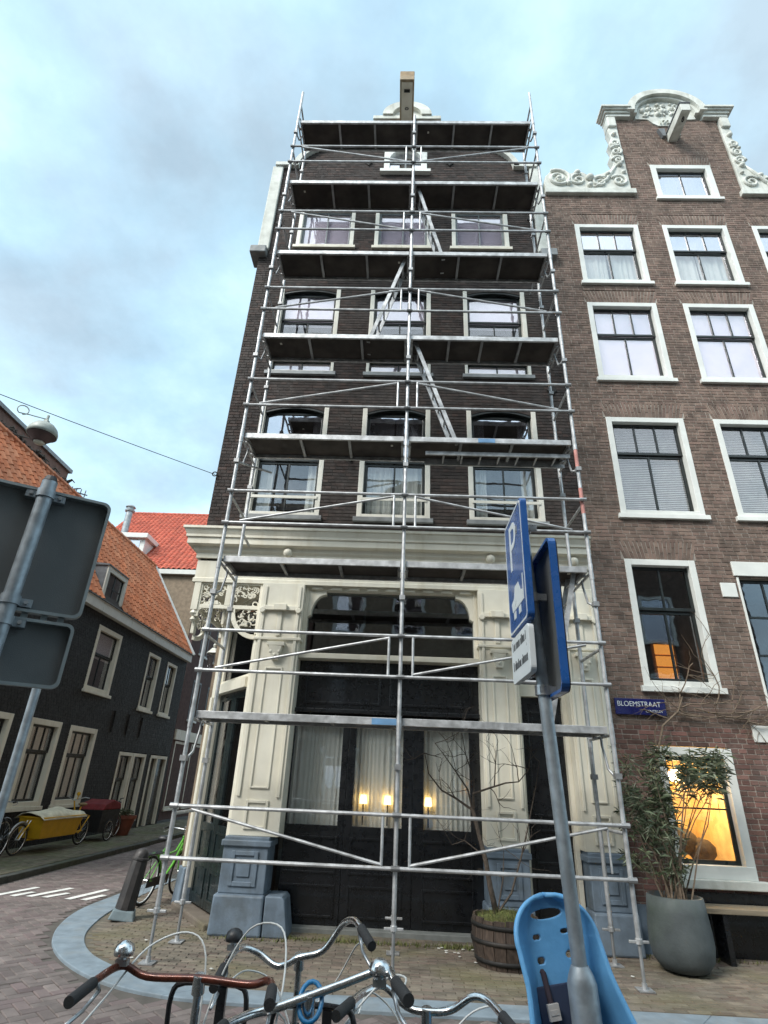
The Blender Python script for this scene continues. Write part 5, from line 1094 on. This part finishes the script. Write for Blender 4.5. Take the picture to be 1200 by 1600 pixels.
for j in range(9):
    for i in range(7):
        u, v = i/6*2-1, j/8; y = -1.12+1.84*v; vs.append((u*.38, y, .80+.2*(1-u*u)*(.5+.5*math.sin(v*math.pi))*(.8+.2*math.sin(v*9+i))-.05*(abs(u) > .9)))
m.add(vs, [(j*7+i, j*7+i+1, j*7+i+8, j*7+i+7) for j in range(8) for i in range(6)]); cv = m.build('canvas_cover', 'canvas_cream', cb, smooth=True); cv.modifiers.new('s', 'SOLIDIFY').thickness = .012
MB().tube([(0, -1.35, .33), (.06, -1.2, .6), (.0, -1.0, .75)], .015).tube([(0, -1.0, .3), (0, .6, .3), (0, 1.25, .35)], .025).tube([(.3, .6, .35), (.3, .95, .75), (.25, .7, .8)], .015).tube([(0, .7, .3), (0, .95, .95)], .02).tube([(0, .75, .75), (0, .55, 1.1)], .018).tube([(0, 1.25, .35), (0, .95, .8)], .012).build('frame', 'cargo_yellow', cb)
MB().tube([(-.3, .72, 1.18), (-.25, .58, 1.2), (0, .52, 1.12), (.25, .58, 1.2), (.3, .72, 1.18)], .013).build('handlebar', 'chrome_dull', cb); MB().ball((.1, .5, 1.28), .05).cyl((.1, .5, 1.15), (.1, .5, 1.26), .012).build('horn', 'cargo_yellow', cb); MB().lathe([(.02, -.05), (.11, 0), (.1, .03), (.01, .05)], (0, 1.0, 1.0), 12, 1, 1.3).build('saddle', 'saddle_tan', cb, smooth=True)
for s in (-1, 1): MB().tube([(s*.04, -1.1, .72), (s*.045, -1.35, .33)], .012).build('fork', 'chrome_dull', cb)
MB().tube([(0, -1.35+.36*math.cos(R(a)), .33+.36*math.sin(R(a))) for a in range(30, 171, 14)], .025).build('mudguard', 'chrome_dull', cb, smooth=True)
cb.scale = (.9, .9, .88)
tk = thing('cargo_trike', 'black cargo tricycle with dark red cover behind the yellow one', 'cargo tricycle', (-7.85, 16.75, .07), 'cargo bicycles', world=False, rot=(0, 0, -.05))
for s in (-1, 1): wheel(tk, (s*.42, -.1, .29), .27)
wheel(tk, (0, 1.15, .33), .31); MB().taper(-.34, .34, -.55, .45, .25, .85, -.04, -.06).build('box', 'box_black', tk, bev=.01)
MB().prism([(-.62, .85), (.52, .85), (.45, 1.02), (.0, 1.12), (-.5, 1.0)], -.39, .39, 'yz').build('canvas_cover', 'canvas_red', tk, bev=.03)
MB().tube([(0, .4, .4), (0, .8, .45), (0, 1.15, .33)], .02).tube([(0, .75, .45), (0, .95, .95)], .018).tube([(-.3, .5, 1.12), (-.3, .45, .95), (.3, .45, .95), (.3, .5, 1.12)], .015).build('frame', 'frame_black', tk); MB().lathe([(.02, -.05), (.11, 0), (.1, .03), (.01, .05)], (0, 1.0, 1.0), 12).build('saddle', 'plastic_black', tk, smooth=True); MB().tube([(-.33, .62, 1.15), (-.3, .5, 1.13)], .017).tube([(.33, .62, 1.15), (.3, .5, 1.13)], .017).build('grip', 'grip', tk)
tk.scale = (.88, .85, .85)
# flower pot, bollard, planter, barrel
fp = thing('flower_pot', 'dark red flower pot with a small shrub outside the dark house doors', 'pot', (-7.85, 18.3, .07)); MB().lathe([(.2, 0), (.32, .42), (.35, .42), (.35, .5), (.3, .5), (.29, .44)], (-7.85, 18.3, .07), 18).build('pot', 'terracotta', fp, auto=True)
lf = MB(); rn = random.Random(2)
def leaf(mb, P, d, ln, wd, rn):
    d = Vector(d).normalized(); s = d.cross(Vector((rn.uniform(-1, 1), rn.uniform(-1, 1), rn.uniform(-.4, 1)))).normalized(); u = s.cross(d)
    P = Vector(P); mid = P+d*ln*.5-u*ln*.03; tip = P+d*ln-Vector((0, 0, ln*.18)); mb.add([P, mid+s*wd, tip, mid-s*wd], [(0, 1, 2), (0, 2, 3)])
for _ in range(160): leaf(lf, (-7.85+rn.gauss(0, .1), 18.3+rn.gauss(0, .1), .55+rn.random()*.12), (rn.gauss(0, 1), rn.gauss(0, 1), .8), .13, .015, rn)
lf.build('foliage', 'leaf', fp, kind='stuff', recalc=False); MB().tube([(-7.85, 18.3, .5), (-7.8, 18.35, 1.0), (-7.78, 18.3, 1.5)], [.012, .009, .004]).build('stem', 'twig', fp)
bo = thing('bollard', 'brown cast iron street bollard standing inside the blue kerb', 'bollard', (-3.52, 8.8, 0), world=False, rot=(0, .13, .3))
MB().lathe([(.125, .1), (.12, .2), (.112, .45), (.104, .64), (.10, .66), (.112, .67), (.112, .69), (.098, .70), (.09, .75), (.06, .79), (.02, .805)], (0, 0, 0), 10).build('post', 'bollard', bo, auto=True); MB().taper(-.16, .16, -.16, .16, 0, .11, .03, .03).build('foot', 'bollard_foot', bo, bev=.015)
pt = thing('stone_planter', 'big grey green rounded planter holding the oleander', 'planter', (3.24, 7.75, 0)); MB().lathe([(.14, 0), (.24, .03), (.31, .12), (.335, .25), (.33, .4), (.315, .55), (.30, .70), (.27, .705), (.26, .62)], (3.24, 7.75, 0), 28).build('pot', 'pot_grey', pt, smooth=True); MB().lathe([(.27, .60), (.1, .63), (.01, .64)], (3.24, 7.75, 0), 20).build('soil', 'soil', pt)
olz = thing('oleander', 'bushy green oleander growing out of the rounded planter', 'plant', (3.24, 7.75, .6)); st = MB(); lf = MB(); rn = random.Random(12)
tips = []
for k in range(26):
    tx = rn.choice((rn.gauss(3.1, .16), rn.gauss(3.2, .2), rn.gauss(3.7, .28))); tz = rn.uniform(2.0, 2.4) if tx > 3.35 else rn.uniform(1.0, 2.1); ty = 7.75+rn.gauss(0, .2)
    a = Vector((3.24+rn.gauss(0, .08), 7.75+rn.gauss(0, .08), .6)); c = Vector((tx, ty, tz)); b_ = a.lerp(c, .5)+Vector((rn.gauss(0, .06), rn.gauss(0, .06), .12)); P = [a, a.lerp(b_, .5)+Vector((0, 0, .06)), b_, b_.lerp(c, .55), c]
    st.tube(P, [.010, .008, .006, .004, .002], 5); tips.append((P, c))
    for j in range(105):
        f = (.3 if tx < 3.35 else .72)+(.7 if tx < 3.35 else .28)*rn.random()**.75; i = min(int(f*4), 3); q = P[i].lerp(P[i+1], f*4-i); leaf(lf, q+Vector((rn.gauss(0, .045), rn.gauss(0, .045), rn.gauss(0, .03))), (rn.gauss(0, 1), rn.gauss(0, 1), rn.gauss(.25, .6)), rn.uniform(.10, .18), rn.uniform(.007, .012), rn)
for k in range(10):
    z = rn.uniform(1.0, 2.3); x = 2.75+rn.random()*.25; q = Vector((x, 7.8+rn.gauss(0, .1), z)); st.tube([Vector((3.1, 7.75, z-.25)), q], [.006, .003], 4)
    for j in range(14): leaf(lf, q, (rn.gauss(0, 1), rn.gauss(0, 1), rn.gauss(.2, .6)), .1, .009, rn)
st.build('stem', 'twig', olz, recalc=False); lf.build('foliage', 'leaf', olz, kind='stuff', recalc=False)
# bare climber on the brick above the cellar window
cl_ = thing('bare_climber', 'leafless climber spreading over the brick under the street-level window', 'plant', (3.6, 8.35, 0)); q = MB(); rn = random.Random(17)
def branch(mb, P, d, ln, rad, depth, rn, flat=None, up_=.15):
    pts = [P]; d = Vector(d).normalized()
    for i in range(5):
        d = (d+Vector((rn.gauss(0, .22), rn.gauss(0, .1), rn.gauss(up_*.3, .2)))).normalized(); P = P+d*ln/5
        if flat: P.y = min(max(P.y, flat[0]), flat[1])
        pts.append(P)
    mb.tube(pts, [rad*(1-.55*i/5) for i in range(6)], 5)
    if depth:
        for _ in range(rn.choice((2, 3, 3))): k = rn.choice((2, 3, 4, 5)); branch(mb, pts[k].copy(), d+Vector((rn.gauss(0, .8), rn.gauss(0, .25), rn.gauss(.1, .6))), ln*rn.uniform(.5, .8), rad*.55, depth-1, rn, flat, up_)
for (a, b) in (((3.58, 8.33, .7), (3.55, 8.34, 2.2)),): q.tube([a, (3.52, 8.32, 1.4), b, (3.7, 8.34, 2.6), (3.95, 8.35, 2.8), (4.05, 8.36, 3.0)], [.02, .02, .018, .016, .014, .01], 6)
q.tube([(3.55, 8.34, 2.2), (3.58, 8.36, 2.5), (3.63, 8.36, 2.62)], [.012, .01, .006], 5)
for P, d in (((4.0, 8.37, 2.85), (1, 0, .1)), ((3.9, 8.37, 2.78), (1, 0, -.2)), ((3.8, 8.37, 2.7), (-1, 0, .3)), ((4.2, 8.37, 2.85), (1, 0, -.1)), ((4.4, 8.37, 2.8), (1, 0, -.05)), ((4.6, 8.37, 2.75), (1, 0, 0)), ((4.9, 8.37, 2.7), (1, 0, -.1)), ((5.2, 8.37, 2.72), (1, 0, -.2)), ((4.0, 8.37, 2.9), (.3, 0, 1)), ((4.5, 8.37, 2.9), (.6, 0, .9)), ((4.3, 8.37, 2.75), (-1, 0, .1))): branch(q, Vector(P), d, .75, .011, 2, rn, (8.3, 8.42), -.1)
q.build('branches', 'twig', cl_, recalc=False)
bp = thing('barrel_planter', 'dark half barrel planter with moss in front of the shopfront', 'planter', (1.28, 7.66, 0)); BC = (1.28, 7.66)
for k in range(18):
    a0, a1 = 2*math.pi*k/18+.01, 2*math.pi*(k+1)/18-.01; vs = []
    for rr_ in ((.33, .0), (.385, .22), (.37, .44)):
        for a, q_ in ((a0, 0), (a1, 0), (a1, .025), (a0, .025)): vs.append((BC[0]+(rr_[0]-q_)*math.cos(a), BC[1]+(rr_[0]-q_)*math.sin(a), rr_[1]+.01*(rr_[1] > .4)*math.sin(k*2.1)))
    MB().add(vs, [(0, 1, 5, 4), (1, 2, 6, 5), (2, 3, 7, 6), (3, 0, 4, 7), (4, 5, 9, 8), (5, 6, 10, 9), (6, 7, 11, 10), (7, 4, 8, 11), (8, 9, 10, 11), (3, 2, 1, 0)]).build('stave', 'barrel_wood', bp)
for z, rr_ in ((.07, .353), (.24, .39), (.38, .383)): MB().lathe([(rr_, -.02), (rr_+.004, 0), (rr_, .02), (rr_-.012, .02), (rr_-.012, -.02)], (*BC, z), 28).build('hoop', 'iron', bp, smooth=True)
ms = MB(); NR = 9
vs = [(BC[0], BC[1], .47)]
for i in range(1, NR+1):
    for k in range(24): a = 2*math.pi*k/24; rr_ = .35*i/NR; x, y = BC[0]+rr_*math.cos(a), BC[1]+rr_*math.sin(a); vs.append((x, y, .38+.09*(1-(i/NR)**2)+.035*noise.noise(Vector((x*9, y*9, 1)))))
ms.add(vs, [(0, 1+k, 1+(k+1) % 24) for k in range(24)]+[(1+(i-1)*24+k, 1+(i-1)*24+(k+1) % 24, 1+i*24+(k+1) % 24, 1+i*24+k) for i in range(1, NR) for k in range(24)]); ms.build('moss', 'moss', bp, smooth=True)
gt = MB(); rn = random.Random(4)
for _ in range(700):
    a = rn.uniform(0, 6.28); rr_ = .35*math.sqrt(rn.random()); x, y = BC[0]+rr_*math.cos(a), BC[1]+rr_*math.sin(a); z = .38+.09*(1-(rr_/.35)**2)
    h = rn.uniform(.02, .07); t = rn.gauss(0, .03); gt.add([(x-.003, y, z), (x+.003, y, z), (x+t, y+rn.gauss(0, .03), z+h)], [(0, 1, 2)])
gt.build('grass_blades', 'grass', bp, kind='stuff', recalc=False)
bt = thing('bare_tree', 'small bare branched tree growing from the half barrel', 'tree', (1.22, 7.7, .4))
MB().tube([(1.2, 7.7, .4), (1.13, 7.7, .7), (1.09, 7.7, .95), (1.0, 7.74, 1.31), (.95, 7.75, 1.5)], [.035, .03, .028, .024, .022], 8).build('trunk', 'bark', bt, smooth=True)
tb_ = MB(); rn = random.Random(6)
for pts, r0 in (([(.95, 7.75, 1.48), (.75, 7.78, 1.6), (.58, 7.8, 1.68), (.42, 7.8, 1.86), (.37, 7.8, 2.1)], .017), ([(.97, 7.74, 1.5), (.96, 7.65, 1.66), (1.15, 7.56, 1.73), (1.33, 7.5, 1.79), (1.49, 7.5, 1.81), (1.62, 7.5, 1.95)], .017), ([(.95, 7.75, 1.5), (.9, 7.72, 1.7), (.75, 7.7, 1.9), (.6, 7.75, 2.1), (.5, 7.8, 2.22)], .014), ([(.96, 7.75, 1.45), (.98, 7.7, 1.8), (.88, 7.7, 2.1), (.83, 7.7, 2.4)], .013), ([(1.2, 7.54, 1.75), (1.22, 7.5, 2.0), (1.26, 7.5, 2.26)], .009), ([(1.2, 7.7, .45), (1.37, 7.7, .65), (1.52, 7.7, 1.05), (1.6, 7.7, 1.3), (1.72, 7.65, 1.75), (1.78, 7.6, 2.05)], .014), ([(1.2, 7.7, .45), (1.28, 7.68, .8), (1.3, 7.66, 1.1)], .01), ([(1.08, 7.7, 1.0), (.85, 7.75, 1.15), (.7, 7.75, 1.1), (.6, 7.7, 1.25)], .008)):
    tb_.tube(pts, [r0*(1-.7*i/(len(pts)-1)) for i in range(len(pts))], 6)
    for _ in range(4): k = rn.randrange(1, len(pts)); branch(tb_, Vector(pts[k]), Vector((rn.gauss(0, .9), rn.gauss(0, .4), rn.gauss(.5, .5))), rn.uniform(.2, .4), r0*.4, 1, rn)
tb_.build('branches', 'bark', bt, recalc=False)
# hanging street lamp and its wire
wr = thing('span_wire', 'thin overhead wire running from the corner house to the left', 'wire', (-3.3, 8.45, 6.45)); pts = []
A, B = Vector((-3.3, 8.44, 6.47)), Vector((-12, 1.2, 7.35))
for i in range(25): t = i/24; q_ = A.lerp(B, t); q_.z -= .25*math.sin(math.pi*t); pts.append(q_)
MB().tube(pts, .006, 5).build('cable', 'iron', wr, smooth=True); MB().ring((-3.3, 8.42, 6.47), .04, .01, 'y', 12).build('eye_bolt', 'iron', wr)
LP = Vector((-5.47, 6.96, 6.24)); hl = thing('hanging_lamp', 'round grey dome street lamp hanging from the wire', 'street lamp', tuple(LP))
MB().lathe([(.21, .0), (.212, .05), (.19, .12), (.14, .18), (.07, .215), (.02, .22)], LP, 24).build('dome', 'lamp_grey', hl, smooth=True); MB().lathe([(.2, .0), (.17, -.03), (.1, -.1), (.09, -.12), (.01, -.125)], LP, 20).build('reflector', 'brick_purple', hl, smooth=True); MB().lathe([(.08, -.12), (.07, -.14), (.02, -.15)], LP, 14).build('diffuser', 'opal', hl, smooth=True)
MB().cyl(LP+Vector((0, 0, .2)), LP+Vector((0, 0, .36)), .02).box(LP.x-.03, LP.x+.03, LP.y-.03, LP.y+.03, LP.z+.22, LP.z+.27).build('hanger', 'lamp_grey', hl)
dL = Vector((-.75, -.62, 0)).normalized(); MB().tube([LP+Vector((0, 0, .29))]+[LP+dL*(.2+.06*i/3)+Vector((0, 0, .27)) for i in range(2)]+[LP+dL*(.33+.075*math.cos(R(a)))+Vector((0, 0, .31+.075*math.sin(R(a)))) for a in range(-60, 290, 25)], .009, 6).build('feed_loop', 'lamp_grey', hl, smooth=True)
# litter
rn = random.Random(9); lt_ = MB()
for k in range(16):
    x, y = rn.choice(((rn.uniform(.5, 1.1), rn.uniform(7.6, 8.2)), (rn.uniform(-3, 3), rn.uniform(6.6, 8))))
    lt_.T = rotf((x, y, .012), rn.uniform(0, 3)); lt_.prism([(-.018, -.01), (.02, -.012), (.015, .013), (-.012, .012)], 0, .004, 'xy')
tag(lt_.build('litter', 'litter', kind='stuff'), 'pale scraps of litter strewn over the brick pavement', 'litter')
